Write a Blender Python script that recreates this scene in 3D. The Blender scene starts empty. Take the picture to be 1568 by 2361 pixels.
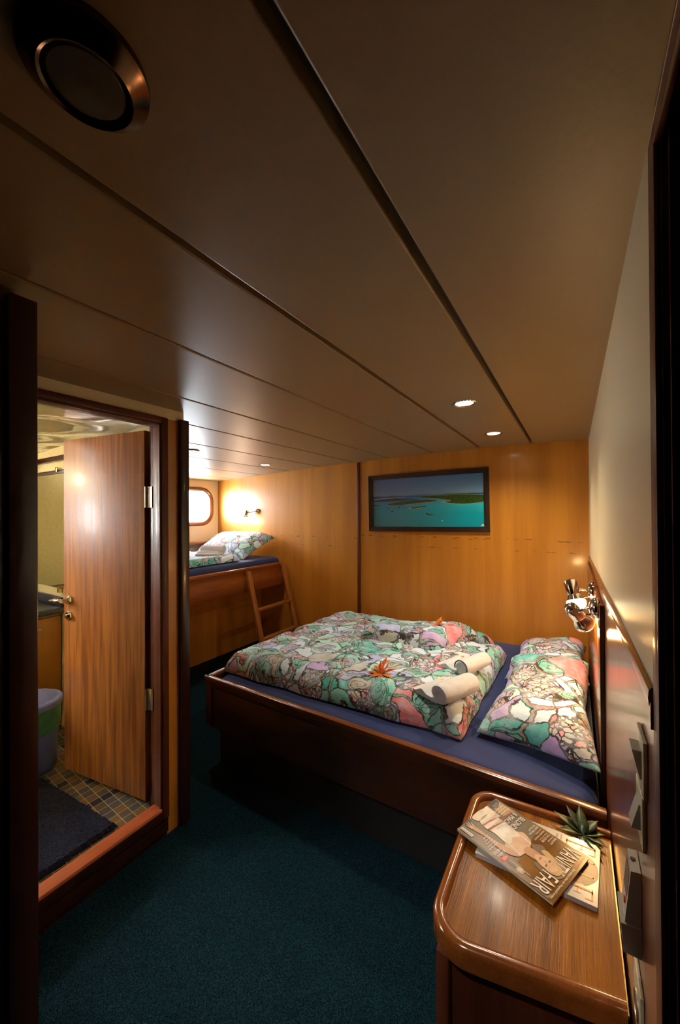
import bpy, bmesh, math, random
from mathutils import Vector, Matrix, noise as mn
random.seed(7)
C = bpy.context.scene.collection
PI = math.pi

# ------------------------------------------------------------------ camera, world, exposure
F = 860.0; YAW = math.atan(539/F); PITCH = .005; ROLL = .006
CAMZ = 1.5
fw = Vector((-math.sin(YAW)*math.cos(PITCH), math.cos(YAW)*math.cos(PITCH), math.sin(PITCH)))
rt = Vector((math.cos(YAW), math.sin(YAW), 0)); up = rt.cross(fw)
r2 = rt*math.cos(ROLL)-up*math.sin(ROLL); u2 = up*math.cos(ROLL)+rt*math.sin(ROLL)
cam = bpy.data.cameras.new('camera'); co = bpy.data.objects.new('camera', cam); C.objects.link(co)
cam.sensor_fit = 'VERTICAL'; cam.sensor_height = 36; cam.sensor_width = 24
cam.lens = F*36/2361; cam.clip_start = .01; cam.clip_end = 100
M = Matrix.Identity(4)
for i in range(3):
    M[i][0] = r2[i]; M[i][1] = u2[i]; M[i][2] = -fw[i]
M[2][3] = CAMZ
co.matrix_world = M
S = bpy.context.scene
S.camera = co
S.view_settings.view_transform = 'Standard'; S.view_settings.look = 'None'
S.view_settings.gamma = 1; S.view_settings.exposure = 0.0
S.view_settings.use_curve_mapping = False
W = bpy.data.worlds.new('daylight'); S.world = W; W.use_nodes = True
W.node_tree.nodes['Background'].inputs[0].default_value = (.80, .90, 1, 1)
W.node_tree.nodes['Background'].inputs[1].default_value = 14

def lamp(name, kind, loc, energy, color=(1, 1, 1), size=.05, aim=None, spot=None, blend=.5, portal=None):
    l = bpy.data.lights.new(name, kind); o = bpy.data.objects.new(name, l); C.objects.link(o)
    o.location = loc; l.energy = energy; l.color = color
    if kind in ('POINT', 'SPOT'): l.shadow_soft_size = size
    if kind == 'SPOT': l.spot_size = math.radians(spot); l.spot_blend = blend
    if kind == 'AREA': l.shape = 'RECTANGLE'; l.size, l.size_y = size
    if aim is not None:
        o.rotation_euler = (Vector(aim)-Vector(loc)).to_track_quat('-Z', 'Y').to_euler()
    if portal: l.cycles.is_portal = True
    return o
# daylight through the two portholes
lamp('porthole_daylight', 'AREA', (-3.84, 2.66, 1.6), 34, (.86, .93, 1), (.62, .42), aim=(-1, 2.66, 1.45))
lamp('bathroom_daylight', 'AREA', (-3.84, -.35, 1.70), 85, (.97, .97, .95), (.62, .42), aim=(-1, -.35, 1.6))
WARM = (1, .74, .42); DL = (1, .88, .68)
# recessed downlights: the lamps themselves are in ceiling_downlight()
DOWN = [(-.437, 1.817, 36), (-.442, 2.609, 44), (-2.50, 2.64, 11), (-2.42, 1.776, 11)]
# cabin downlight above the entrance, behind the photographer
lamp('entrance_downlight_beam', 'SPOT', (-.40, -.12, 1.99), 36, (1, .92, .80), .03, aim=(-.45, .82, 0), spot=44, blend=.30)

# ------------------------------------------------------------------ node helpers
class NT:
    def __init__(s, name):
        s.m = bpy.data.materials.new(name); s.m.use_nodes = True
        s.t = s.m.node_tree; s.b = s.t.nodes['Principled BSDF']
    def n(s, typ, **kw):
        nd = s.t.nodes.new(typ)
        for k, v in kw.items():
            if k.startswith('i_'): 
                key = k[2:]; key = int(key) if key.isdigit() else key
                s.set(nd.inputs[key], v)
            else: setattr(nd, k, v)
        return nd
    def set(s, inp, v):
        if isinstance(v, bpy.types.NodeSocket): s.t.links.new(v, inp)
        else: inp.default_value = v
    def math(s, op, a, b=0.0, c=0.0):
        nd = s.t.nodes.new('ShaderNodeMath'); nd.operation = op
        for i, v in enumerate((a, b, c)): s.set(nd.inputs[i], v)
        return nd.outputs[0]
    def vmath(s, op, a, b=None, scale=None):
        nd = s.t.nodes.new('ShaderNodeVectorMath'); nd.operation = op
        s.set(nd.inputs[0], a)
        if b is not None: s.set(nd.inputs[1], b)
        if scale is not None: s.set(nd.inputs[3], scale)
        return nd.outputs[0]
    def mix(s, f, a, b):
        nd = s.t.nodes.new('ShaderNodeMix'); nd.data_type = 'RGBA'
        s.set(nd.inputs[0], f); s.set(nd.inputs[6], a); s.set(nd.inputs[7], b)
        return nd.outputs[2]
    def ramp(s, f, stops, interp='LINEAR'):
        nd = s.t.nodes.new('ShaderNodeValToRGB'); cr = nd.color_ramp; cr.interpolation = interp
        while len(cr.elements) < len(stops): cr.elements.new(.5)
        for e, (p, c) in zip(cr.elements, stops): e.position = p; e.color = (*c[:3], 1)
        s.set(nd.inputs[0], f); return nd.outputs[0]
    def coord(s, out='Object', scale=(1, 1, 1), rot=(0, 0, 0)):
        tc = s.t.nodes.new('ShaderNodeTexCoord'); mp = s.t.nodes.new('ShaderNodeMapping')
        s.t.links.new(tc.outputs[out], mp.inputs[0]); mp.inputs['Scale'].default_value = scale
        mp.inputs['Rotation'].default_value = rot
        return mp.outputs[0]
    def noise(s, v, scale, detail=4, rough=.5, dist=0):
        nd = s.n('ShaderNodeTexNoise'); s.set(nd.inputs['Vector'], v)
        nd.inputs['Scale'].default_value = scale; nd.inputs['Detail'].default_value = detail
        nd.inputs['Roughness'].default_value = rough; nd.inputs['Distortion'].default_value = dist
        return nd
    def bump(s, h, strength=.2, dist=.002):
        nd = s.n('ShaderNodeBump'); nd.inputs['Strength'].default_value = strength
        nd.inputs['Distance'].default_value = dist; s.set(nd.inputs['Height'], h)
        s.t.links.new(nd.outputs[0], s.b.inputs['Normal'])
    def fin(s, col=None, rough=.5, metal=0, coat=0, spec=None, sheen=0):
        if col is not None: s.set(s.b.inputs['Base Color'], col if isinstance(col, bpy.types.NodeSocket) else (*col[:3], 1))
        s.set(s.b.inputs['Roughness'], rough); s.b.inputs['Metallic'].default_value = metal
        s.b.inputs['Coat Weight'].default_value = coat; s.b.inputs['Coat Roughness'].default_value = .12
        if spec is not None: s.b.inputs['Specular IOR Level'].default_value = spec
        if sheen: s.b.inputs['Sheen Weight'].default_value = sheen
        return s.m

def plain(name, col, rough=.5, metal=0, coat=0, var=.06, emit=None):
    t = NT(name)
    nz = t.noise(t.coord(), 40, 3)
    c = t.ramp(nz.outputs[0], [(0.3, [x*(1-var) for x in col]), (.7, [min(1, x*(1+var)) for x in col])])
    if emit:
        t.b.inputs['Emission Color'].default_value = (*emit[0], 1); t.b.inputs['Emission Strength'].default_value = emit[1]
    return t.fin(c, rough, metal, coat)

def wood(name, c1, c2, axis='Z', dens=14, rough=.3, coat=.3, fine=.35, dist=.6, bump=.15, spec=.5, knots=None):
    t = NT(name)
    st = {'X': (.06, 1, 1), 'Y': (1, .06, 1), 'Z': (1, 1, .06)}[axis]
    st2 = {'X': (.02, 1, 1), 'Y': (1, .02, 1), 'Z': (1, 1, .02)}[axis]
    v = t.coord(scale=st)
    n1 = t.noise(v, dens, 4, .6, dist)
    n2 = t.noise(t.coord(scale=st2), 260, 3, .6)
    n3 = t.noise(t.coord(scale=st), dens*.25, 2, .5)
    a = t.math('MULTIPLY_ADD', n2.outputs[0], fine, t.math('MULTIPLY', n1.outputs[0], 1-fine))
    a = t.math('MULTIPLY_ADD', n3.outputs[0], .35, t.math('MULTIPLY', a, .65))
    c = t.ramp(a, [(.36, c1), (.5, [(x+y)/2 for x, y in zip(c1, c2)]), (.62, c2)])
    if knots:      # row of small pin knots where the two veneer leaves meet
        tc = t.n('ShaderNodeTexCoord'); sx = t.n('ShaderNodeSeparateXYZ'); t.set(sx.inputs[0], tc.outputs['Object'])
        for kz, wd in ((knots, .009), (knots-.085, .004)):
            kn = t.noise(t.coord(scale=(1, 1, 2.5)), 24, 2, .5)
            dz = t.math('ABSOLUTE', t.math('SUBTRACT', sx.outputs[2], kz))
            m = t.math('MULTIPLY', t.math('LESS_THAN', dz, wd), t.math('GREATER_THAN', kn.outputs[0], .60))
            c = t.mix(t.math('MULTIPLY', m, .65), c, (.10, .028, .006, 1))
    t.bump(n2.outputs[0], bump, .0006)
    return t.fin(c, rough, 0, coat, spec)

# sapele with regular ribbon stripes for the bathroom door
def ribbon(name, c1, c2, freq=52):
    t = NT(name)
    v = t.coord(scale=(1, 1, .05))
    wv = t.noise(v, freq, 2, .45, .3)
    n1 = t.noise(t.coord(scale=(1, 1, .03)), 9, 2, .5)
    n2 = t.noise(t.coord(scale=(1, 1, .03)), 380, 3, .6)
    a = t.math('ADD', t.math('MULTIPLY', wv.outputs[0], .62), t.math('MULTIPLY_ADD', n2.outputs[0], .12, t.math('MULTIPLY', n1.outputs[0], .26)))
    c = t.ramp(a, [(.40, c1), (.5, [(x+y)/2 for x, y in zip(c1, c2)]), (.60, c2)])
    t.bump(n2.outputs[0], .08, .0005)
    return t.fin(c, .42, 0, .05)

M_ = {}
M_['honey'] = wood('honey_veneer', (.40, .140, .012), (.60, .245, .026), 'Z', 9, .36, .22, .25, .3, knots=1.292)
M_['honey_left'] = wood('honey_veneer_left', (.41, .145, .013), (.61, .25, .028), 'Z', 8, .36, .22, .25, .3, knots=1.262)
M_['mahog_z'] = wood('mahogany_upright', (.075, .018, .008), (.14, .036, .014), 'Z', 20, .42, .05, spec=.3)
M_['mahog_x'] = wood('mahogany_across', (.030, .007, .0035), (.065, .016, .006), 'X', 16, .28, .3)
M_['mahog_y'] = wood('mahogany_along', (.16, .040, .010), (.42, .125, .028), 'Y', 14, .33, .2)
M_['wains'] = wood('mahogany_wainscot', (.14, .034, .014), (.23, .065, .026), 'Z', 30, .30, .3, .6)
M_['rim'] = wood('mahogany_rim', (.12, .034, .011), (.22, .068, .020), 'X', 20, .25, .3)
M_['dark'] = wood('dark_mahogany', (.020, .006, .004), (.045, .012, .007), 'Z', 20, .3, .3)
M_['sill'] = wood('worn_red_sill', (.48, .105, .035), (.70, .19, .070), 'Y', 14, .42, .1)
M_['stand'] = wood('walnut_tabletop', (.095, .026, .002), (.40, .135, .010), 'Y', 20, .24, .04, .32, .7, .8, .17)
M_['standrim'] = wood('walnut_rim', (.17, .042, .006), (.32, .095, .015), 'Y', 22, .20, .6)
M_['ladder'] = wood('ladder_wood', (.30, .10, .022), (.42, .15, .034), 'Z', 20, .33, .3)
M_['door'] = ribbon('sapele_ribbon', (.29, .082, .012), (.62, .235, .050))
M_['chrome'] = plain('polished_chrome', (.80, .78, .74), .07, 1, 0, .02)
M_['steel'] = plain('brushed_steel', (.62, .56, .46), .32, 1)
M_['brass'] = plain('brass', (.75, .52, .18), .25, 1)
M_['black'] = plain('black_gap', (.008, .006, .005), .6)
M_['creamwall'] = None

def vinyl(name, col, bump=.25, rough=.38, sc=130):
    t = NT(name)
    v = t.coord()
    vo = t.n('ShaderNodeTexVoronoi', feature='SMOOTH_F1'); t.set(vo.inputs['Vector'], t.coord(scale=(1, .6, 1), rot=(0, 0, .6))); vo.inputs['Scale'].default_value = sc
    nz = t.noise(v, sc*1.7, 4, .6)
    h = t.math('ADD', vo.outputs['Distance'], t.math('MULTIPLY', nz.outputs[0], .6))
    t.bump(h, bump, .0012)
    big = t.noise(v, 2.5, 2)
    c = t.ramp(big.outputs[0], [(.3, [x*.95 for x in col]), (.7, col)])
    return t.fin(c, rough, 0, 0)
M_['ceil'] = vinyl('ceiling_vinyl', (.31, .195, .090), .22, .40)
M_['cream'] = vinyl('cream_wall_vinyl', (.84, .72, .46), .10, .36, 160)
M_['hull'] = vinyl('hull_lining', (.66, .52, .34), .05, .5)
M_['bathwall'] = plain('bathroom_cream_wall', (.80, .68, .36), .35)
M_['bathceil'] = plain('bathroom_gloss_ceiling', (.66, .60, .42), .06, 0, .6)

def carpet(name, c1, c2, c3):
    t = NT(name); v = t.coord()
    a = t.noise(v, 330, 3, .7); b = t.noise(v, 140, 2, .6)
    c = t.ramp(a.outputs[0], [(.38, c1), (.5, c2), (.64, c3)])
    h = t.math('ADD', a.outputs[0], b.outputs[0]); t.bump(h, .8, .004)
    return t.fin(c, .95, 0, 0, .1)
M_['carpet'] = carpet('teal_carpet', (.0006, .0036, .0056), (.0030, .0178, .0255), (.0115, .053, .076))
M_['mat'] = carpet('navy_bath_mat', (.006, .007, .014), (.022, .024, .045), (.05, .055, .09))

def tiles(name):
    t = NT(name)
    v = t.coord(scale=(1/.046, 1/.046, 1), rot=(0, 0, .05))
    fl = t.vmath('FLOOR', v); fr_ = t.vmath('FRACTION', v)
    wn = t.n('ShaderNodeTexWhiteNoise', noise_dimensions='2D'); t.set(wn.inputs['Vector'], fl)
    sx = t.n('ShaderNodeSeparateXYZ'); t.set(sx.inputs[0], fr_)
    ed = t.math('MINIMUM', sx.outputs[0], sx.outputs[1])
    c = t.ramp(wn.outputs['Value'], [(0, (.05, .05, .08)), (.18, (.16, .13, .10)), (.42, (.26, .16, .08)), (.62, (.12, .12, .13)), (.82, (.20, .16, .13))], 'CONSTANT')
    c = t.mix(t.math('LESS_THAN', ed, .06), c, (.66, .54, .24, 1))
    return t.fin(c, .25)
M_['tile'] = tiles('mosaic_tile')

def speckle(name, base, dot, sc=260, thr=.66, rough=.3):
    t = NT(name); nz = t.noise(t.coord(), sc, 2, .6)
    return t.fin(t.ramp(nz.outputs[0], [(0, base), (thr-.01, base), (thr, dot)], 'LINEAR'), rough)
M_['counter'] = speckle('speckled_blue_black_counter', (.018, .020, .032), (.35, .34, .32), 300, .66)

def sheet(name, col):
    t = NT(name); v = t.coord()
    a = t.noise(v, 5, 3, .5, .6); b = t.noise(v, 900, 2)
    t.bump(t.math('MULTIPLY_ADD', b.outputs[0], .05, a.outputs[0]), .35, .012)
    return t.fin(t.ramp(a.outputs[0], [(.3, [x*.9 for x in col]), (.7, col)]), .75, 0, 0, .25, .15)
M_['navy'] = sheet('navy_fitted_sheet', (.016, .030, .125))

def terry(name, col):
    t = NT(name); v = t.coord()
    a = t.noise(v, 420, 3, .7); b = t.noise(v, 30, 3)
    t.bump(t.math('ADD', a.outputs[0], b.outputs[0]), .9, .004)
    return t.fin(t.ramp(a.outputs[0], [(.3, [x*.82 for x in col]), (.6, col)]), .95, 0, 0, .1, .4)
M_['towel'] = terry('white_terry', (.93, .94, .98))
M_['towelband'] = terry('navy_terry_band', (.05, .06, .13))

# printed cotton: patches of teal, mint, lilac, coral and grey with dark scratchy outlines, pebbles and spirals
def print_fabric(name, sc=8.5, seed=0.0):
    t = NT(name)
    tc = t.n('ShaderNodeTexCoord'); v0 = t.vmath('SCALE', tc.outputs['Object'], scale=sc)
    v0 = t.vmath('ADD', v0, (seed, seed*.7, 0))
    w = t.noise(v0, .9, 2, .5)
    w2 = t.vmath('SCALE', t.vmath('SUBTRACT', w.outputs['Color'], (.5, .5, .5)), scale=1.0)
    v = t.vmath('ADD', v0, w2)
    j = t.noise(v0, 9, 2, .6)
    v = t.vmath('ADD', v, t.vmath('SCALE', t.vmath('SUBTRACT', j.outputs['Color'], (.5, .5, .5)), scale=.10))
    a = t.n('ShaderNodeTexVoronoi', feature='F1'); t.set(a.inputs['Vector'], v); a.inputs['Scale'].default_value = 1
    e = t.n('ShaderNodeTexVoronoi', feature='DISTANCE_TO_EDGE'); t.set(e.inputs['Vector'], v); e.inputs['Scale'].default_value = 1
    sep = t.n('ShaderNodeSeparateColor'); t.set(sep.inputs[0], a.outputs['Color'])
    R, G, B = sep.outputs
    pal = [(.00, (.26, .66, .56)), (.11, (.52, .36, .74)), (.24, (.08, .46, .44)), (.35, (.62, .78, .95)), (.52, (.86, .24, .26)),
           (.58, (.42, .76, .64)), (.68, (.46, .50, .84)), (.79, (.48, .46, .42)), (.86, (.66, .80, .95))]
    base = t.ramp(R, pal, 'CONSTANT')
    # inner patch: a second, bigger subdivision crossing the cells
    a2 = t.n('ShaderNodeTexVoronoi', feature='F1'); t.set(a2.inputs['Vector'], t.vmath('ADD', t.vmath('SCALE', v, scale=.62), (3.3, 1.2, 0))); a2.inputs['Scale'].default_value = 1
    e2 = t.n('ShaderNodeTexVoronoi', feature='DISTANCE_TO_EDGE'); t.set(e2.inputs['Vector'], t.vmath('ADD', t.vmath('SCALE', v, scale=.62), (3.3, 1.2, 0))); e2.inputs['Scale'].default_value = 1
    sep2 = t.n('ShaderNodeSeparateColor'); t.set(sep2.inputs[0], a2.outputs['Color'])
    # pebbles
    p = t.n('ShaderNodeTexVoronoi', feature='F1'); t.set(p.inputs['Vector'], v); p.inputs['Scale'].default_value = 5.2
    pe = t.n('ShaderNodeTexVoronoi', feature='DISTANCE_TO_EDGE'); t.set(pe.inputs['Vector'], v); pe.inputs['Scale'].default_value = 5.2
    ps = t.n('ShaderNodeSeparateColor'); t.set(ps.inputs[0], p.outputs['Color'])
    pc = t.ramp(ps.outputs[0], [(0, (.50, .48, .44)), (.25, (.85, .38, .40)), (.42, (.56, .40, .66)), (.62, (.74, .70, .60)), (.78, (.52, .58, .60))], 'CONSTANT')
    pc = t.mix(t.math('LESS_THAN', pe.outputs['Distance'], .085), pc, (.035, .028, .022, 1))
    pm = t.math('GREATER_THAN', G, .80)
    col = t.mix(pm, base, pc)
    # spirals about the cell centre
    d = t.vmath('SUBTRACT', v, a.outputs['Position'])
    sx = t.n('ShaderNodeSeparateXYZ'); t.set(sx.inputs[0], d)
    ang = t.math('DIVIDE', t.math('ARCTAN2', sx.outputs[1], sx.outputs[0]), 2*PI)
    rr = t.math('SQRT', t.math('ADD', t.math('MULTIPLY', sx.outputs[0], sx.outputs[0]), t.math('MULTIPLY', sx.outputs[1], sx.outputs[1])))
    fr = t.math('FRACT', t.math('SUBTRACT', t.math('MULTIPLY', rr, 6.5), ang))
    sm = t.math('MULTIPLY', t.math('GREATER_THAN', B, .50), t.math('MULTIPLY', t.math('LESS_THAN', rr, .40), t.math('SUBTRACT', 1, pm)))
    scol = t.ramp(B, [(0, (.2, .5, .42)), (.66, (.16, .48, .40)), (.76, (.46, .40, .30)), (.85, (.46, .36, .54)), (.93, (.10, .42, .36))], 'CONSTANT')
    col = t.mix(sm, col, scol)
    col = t.mix(t.math('MULTIPLY', sm, t.math('LESS_THAN', fr, .20)), col, (.035, .030, .025, 1))
    ring = t.math('MULTIPLY', t.math('MULTIPLY', t.math('GREATER_THAN', rr, .375), t.math('LESS_THAN', rr, .405)), t.math('MULTIPLY', t.math('GREATER_THAN', B, .5), t.math('SUBTRACT', 1, pm)))
    col = t.mix(ring, col, (.035, .030, .025, 1))
    # drawn lines
    ln = t.math('LESS_THAN', e2.outputs['Distance'], .024)
    lc = t.ramp(sep2.outputs[1], [(0, (.60, .16, .13)), (.45, (.10, .46, .38))], 'CONSTANT')
    col = t.mix(ln, col, lc)
    l2 = t.math('MULTIPLY', t.math('GREATER_THAN', e2.outputs['Distance'], .022), t.math('LESS_THAN', e2.outputs['Distance'], .042))
    col = t.mix(l2, col, (.035, .028, .022, 1))
    sn = t.noise(v0, 14, 3, .7)
    thick = t.math('MULTIPLY_ADD', sn.outputs[0], .050, .003)
    col = t.mix(t.math('LESS_THAN', e.outputs['Distance'], thick), col, (.04, .032, .026, 1))
    # brush scratches and mottling
    sc1 = t.noise(t.vmath('MULTIPLY', v0, (1, 3.2, 1)), 7, 3, .75)
    col = t.mix(t.math('GREATER_THAN', sc1.outputs[0], .69), col, (.05, .04, .035, 1))
    mo = t.noise(v0, 2.2, 3, .6)
    col = t.mix(t.ramp(mo.outputs[0], [(.42, (0, 0, 0)), (.75, (.55, .55, .55))]), col, (.72, .82, .95, 1))
    wr = t.noise(tc.outputs['Object'], 9, 3, .5, .8); wf = t.noise(tc.outputs['Object'], 24, 2, .5, .4)
    t.bump(t.math('MULTIPLY_ADD', wf.outputs[0], .25, wr.outputs[0]), .55, .016)
    return t.fin(col, .72, 0, 0, .3, .1)
M_['print'] = print_fabric('printed_cotton', 7.2, 0)
M_['print2'] = print_fabric('printed_cotton_pillow', 6.5, 2.7)
M_['print3'] = print_fabric('printed_cotton_bunk', 8.0, 9.1)

# ------------------------------------------------------------------ mesh helpers
class MB:
    """collects shapes into one mesh, with material slots"""
    def __init__(s): s.v = []; s.f = []; s.mi = []; s.mats = []
    def slot(s, m):
        if m not in s.mats: s.mats.append(m)
        return s.mats.index(m)
    def add(s, vs, fs, m=None):
        k = len(s.v); s.v += [Vector(p) for p in vs]
        for f in fs: s.f.append([i+k for i in f]); s.mi.append(s.slot(m))
        return s
    def addbm(s, bm, m=None):
        bm.verts.ensure_lookup_table(); bm.verts.index_update()
        s.add([v.co.copy() for v in bm.verts], [[v.index for v in f.verts] for f in bm.faces], m); bm.free(); return s
    def box(s, a, b, bev=0, m=None, seg=2, mat=None):
        bm = bmesh.new(); bmesh.ops.create_cube(bm, size=1)
        for v in bm.verts:
            v.co = Vector([a[i]+(v.co[i]+.5)*(b[i]-a[i]) for i in range(3)])
        bmesh.ops.recalc_face_normals(bm, faces=bm.faces)
        if bev: bmesh.ops.bevel(bm, geom=bm.edges[:], offset=bev, segments=seg, profile=.5, affect='EDGES')
        if mat is not None: bm.transform(mat)
        return s.addbm(bm, m)
    def bar(s, p, q, w, h, m=None, bev=0, upv=(0, 0, 1)):
        p, q = Vector(p), Vector(q); d = q-p; L = d.length; d.normalize()
        x = d.cross(Vector(upv)).normalized(); y = x.cross(d)
        mt = Matrix((x, y, d)).transposed().to_4x4(); mt.translation = p
        return s.box((-w/2, -h/2, 0), (w/2, h/2, L), bev, m, 2, mt)
    def tube(s, pts, r, n=12, m=None, cap=True):
        pts = [Vector(p) for p in pts]; k = len(pts)
        rs = r if isinstance(r, (list, tuple)) else [r]*k
        vs = []; prev = None
        for i, p in enumerate(pts):
            d = (pts[min(i+1, k-1)]-pts[max(i-1, 0)]).normalized()
            if prev is None: x = d.orthogonal().normalized()
            else: x = (prev-d*prev.dot(d)).normalized()
            prev = x; y = d.cross(x)
            vs += [p+(x*math.cos(2*PI*j/n)+y*math.sin(2*PI*j/n))*rs[i] for j in range(n)]
        fs = [[i*n+j, i*n+(j+1) % n, (i+1)*n+(j+1) % n, (i+1)*n+j] for i in range(k-1) for j in range(n)]
        if cap: fs += [list(range(n))[::-1], [(k-1)*n+j for j in range(n)]]
        return s.add(vs, fs, m)
    def lathe(s, base, axis, prof, n=32, m=None, cap0=False, cap1=False):
        """prof: (r, h) along axis from base"""
        base = Vector(base); d = Vector(axis).normalized(); x = d.orthogonal().normalized(); y = d.cross(x)
        vs = []
        for r, h in prof:
            vs += [base+d*h+(x*math.cos(2*PI*j/n)+y*math.sin(2*PI*j/n))*max(r, 1e-5) for j in range(n)]
        k = len(prof)
        fs = [[i*n+j, i*n+(j+1) % n, (i+1)*n+(j+1) % n, (i+1)*n+j] for i in range(k-1) for j in range(n)]
        if cap0: fs.append(list(range(n))[::-1])
        if cap1: fs.append([(k-1)*n+j for j in range(n)])
        return s.add(vs, fs, m)
    def prism(s, poly, z0, z1, m=None, fr=None):
        """poly in (x, y), extruded z0..z1; fr maps (x, y, z) to world"""
        fr = fr or (lambda x, y, z: Vector((x, y, z)))
        n = len(poly)
        vs = [fr(x, y, z0) for x, y in poly]+[fr(x, y, z1) for x, y in poly]
        fs = [list(range(n))[::-1], list(range(n, 2*n))]+[[i, (i+1) % n, n+(i+1) % n, n+i] for i in range(n)]
        return s.add(vs, fs, m)
    def flat(s, poly, z, m=None, fr=None):
        fr = fr or (lambda x, y, z: Vector((x, y, z)))
        return s.add([fr(x, y, z) for x, y in poly], [list(range(len(poly)))], m)
    def text(s, body, m, fr, x0, y0, x1, y1, z=0, ext=0):
        cu = bpy.data.curves.new('t', 'FONT'); cu.body = body; cu.resolution_u = 3
        o = bpy.data.objects.new('t', cu); me = bpy.data.meshes.new_from_object(o)
        xs = [v.co.x for v in me.vertices]; ys = [v.co.y for v in me.vertices]
        ax, bx, ay, by = min(xs), max(xs), min(ys), max(ys)
        vs = [fr(x0+(v.co.x-ax)/(bx-ax)*(x1-x0), y0+(v.co.y-ay)/(by-ay)*(y1-y0), z) for v in me.vertices]
        fs = [list(p.vertices) for p in me.polygons]
        s.add(vs, fs, m); bpy.data.objects.remove(o); bpy.data.curves.remove(cu); bpy.data.meshes.remove(me)
        return s
    def loft(s, rings, m=None, cap=True):
        n = len(rings[0]); k = len(rings); vs = [p for r in rings for p in r]
        fs = [[i*n+j, i*n+(j+1) % n, (i+1)*n+(j+1) % n, (i+1)*n+j] for i in range(k-1) for j in range(n)]
        if cap: fs += [list(range(n))[::-1], [(k-1)*n+j for j in range(n)]]
        return s.add(vs, fs, m)

def thing(name, loc, label=None, cat=None, group=None, kind=None):
    o = bpy.data.objects.new(name, None); o.empty_display_size = .05; C.objects.link(o); o.location = loc
    tag(o, label, cat, group, kind); return o
def tag(o, label=None, cat=None, group=None, kind=None):
    for k, v in (('label', label), ('category', cat), ('group', group), ('kind', kind)):
        if v: o[k] = v
    return o
def wloc(o):
    p = Vector(o.location)
    while o.parent: o = o.parent; p = p+Vector(o.location)
    return p
def obj(name, mb, mat=None, parent=None, smooth=.6, origin=None):
    org = wloc(parent) if parent is not None else Vector(origin) if origin is not None else None
    if org is None:
        xs = [v.x for v in mb.v]; ys = [v.y for v in mb.v]; zs = [v.z for v in mb.v]
        org = Vector(((min(xs)+max(xs))/2, (min(ys)+max(ys))/2, min(zs)))
    me = bpy.data.meshes.new(name); me.from_pydata([v-org for v in mb.v], [], mb.f)
    bm = bmesh.new(); bm.from_mesh(me)
    bmesh.ops.recalc_face_normals(bm, faces=bm.faces) if smooth is not None and not getattr(mb, 'keepn', False) else None
    bm.to_mesh(me); bm.free()
    slots = [m if m is not None else mat for m in mb.mats]
    for m in slots: me.materials.append(M_[m] if isinstance(m, str) else m)
    me.polygons.foreach_set('material_index', mb.mi)
    if smooth: me.shade_smooth(); me.set_sharp_from_angle(angle=smooth)
    o = bpy.data.objects.new(name, me); C.objects.link(o)
    if parent is not None: o.parent = parent
    else: o.location = org
    return o
def struct(name, mb, mat, parent=None, **k):
    o = obj(name, mb, mat, parent, **k)
    if parent is None: o['kind'] = 'structure'
    return o
def nz(x, y, z=0, s=1): return mn.noise(Vector((x*s, y*s, z)))
def smooth_closed(pts, n=6):
    out = []; k = len(pts)
    for i in range(k):
        p0, p1, p2, p3 = [Vector(pts[(i+j) % k]) for j in (-1, 0, 1, 2)]
        for a in range(n):
            t = a/n
            out.append(.5*((2*p1)+(p2-p0)*t+(2*p0-5*p1+4*p2-p3)*t*t+(-p0+3*p1-3*p2+p3)*t**3))
    return out
def rounded(poly, rad, n=8):
    out = []; k = len(poly)
    for i in range(k):
        p0, p1, p2 = Vector(poly[i-1]), Vector(poly[i]), Vector(poly[(i+1) % k])
        r = rad[i] if isinstance(rad, (list, tuple)) else rad
        if r <= 0: out.append(p1); continue
        a = (p0-p1).normalized(); b = (p2-p1).normalized(); ang = a.angle(b)
        d = r/math.tan(ang/2); A = p1+a*d; B = p1+b*d; c = p1+(a+b).normalized()*(r/math.sin(ang/2))
        va = A-c; vb = B-c; th = va.angle_signed(vb)
        for j in range(n+1):
            q = -th*j/n; out.append(c+Vector((va.x*math.cos(q)-va.y*math.sin(q), va.x*math.sin(q)+va.y*math.cos(q))))
    return out

# ------------------------------------------------------------------ the room
XR = .092; YB = 3.15; XH = -3.78; XL = -1.63; YP = 1.12
CE = [(-3.90, 1.908), (-3.78, 1.915), (-3.47, 1.932), (-3.04, 1.953), (-2.63, 1.971), (-2.20, 1.987), (-1.80, 1.999), (-1.44, 2.009),
      (-1.02, 2.018), (-.638, 2.024), (-.266, 2.023), (.092, 2.015), (.2, 2.011)]
def ceilz(x):
    for (a, za), (b, zb) in zip(CE, CE[1:]):
        if a <= x <= b: return za+(zb-za)*(x-a)/(b-a)
    return 2.0
# floor
struct('floor', MB().box((XH-.05, -1.4, -.05), (.9, YB+.1, 0)), 'carpet', smooth=None)
# back wall: two veneer panels and the joint strip between them
struct('wall_back', MB().box((-1.757, YB, 0), (.16, YB+.04, 2.06)), 'honey', smooth=None)
struct('wall_back_left', MB().box((XH-.05, YB, 0), (-1.757, YB+.04, 2.03)), 'honey_left', smooth=None)
struct('trim_1', MB().box((-1.775, YB-.008, 0), (-1.742, YB+.001, 1.994), .002), 'mahog_z')
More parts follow.
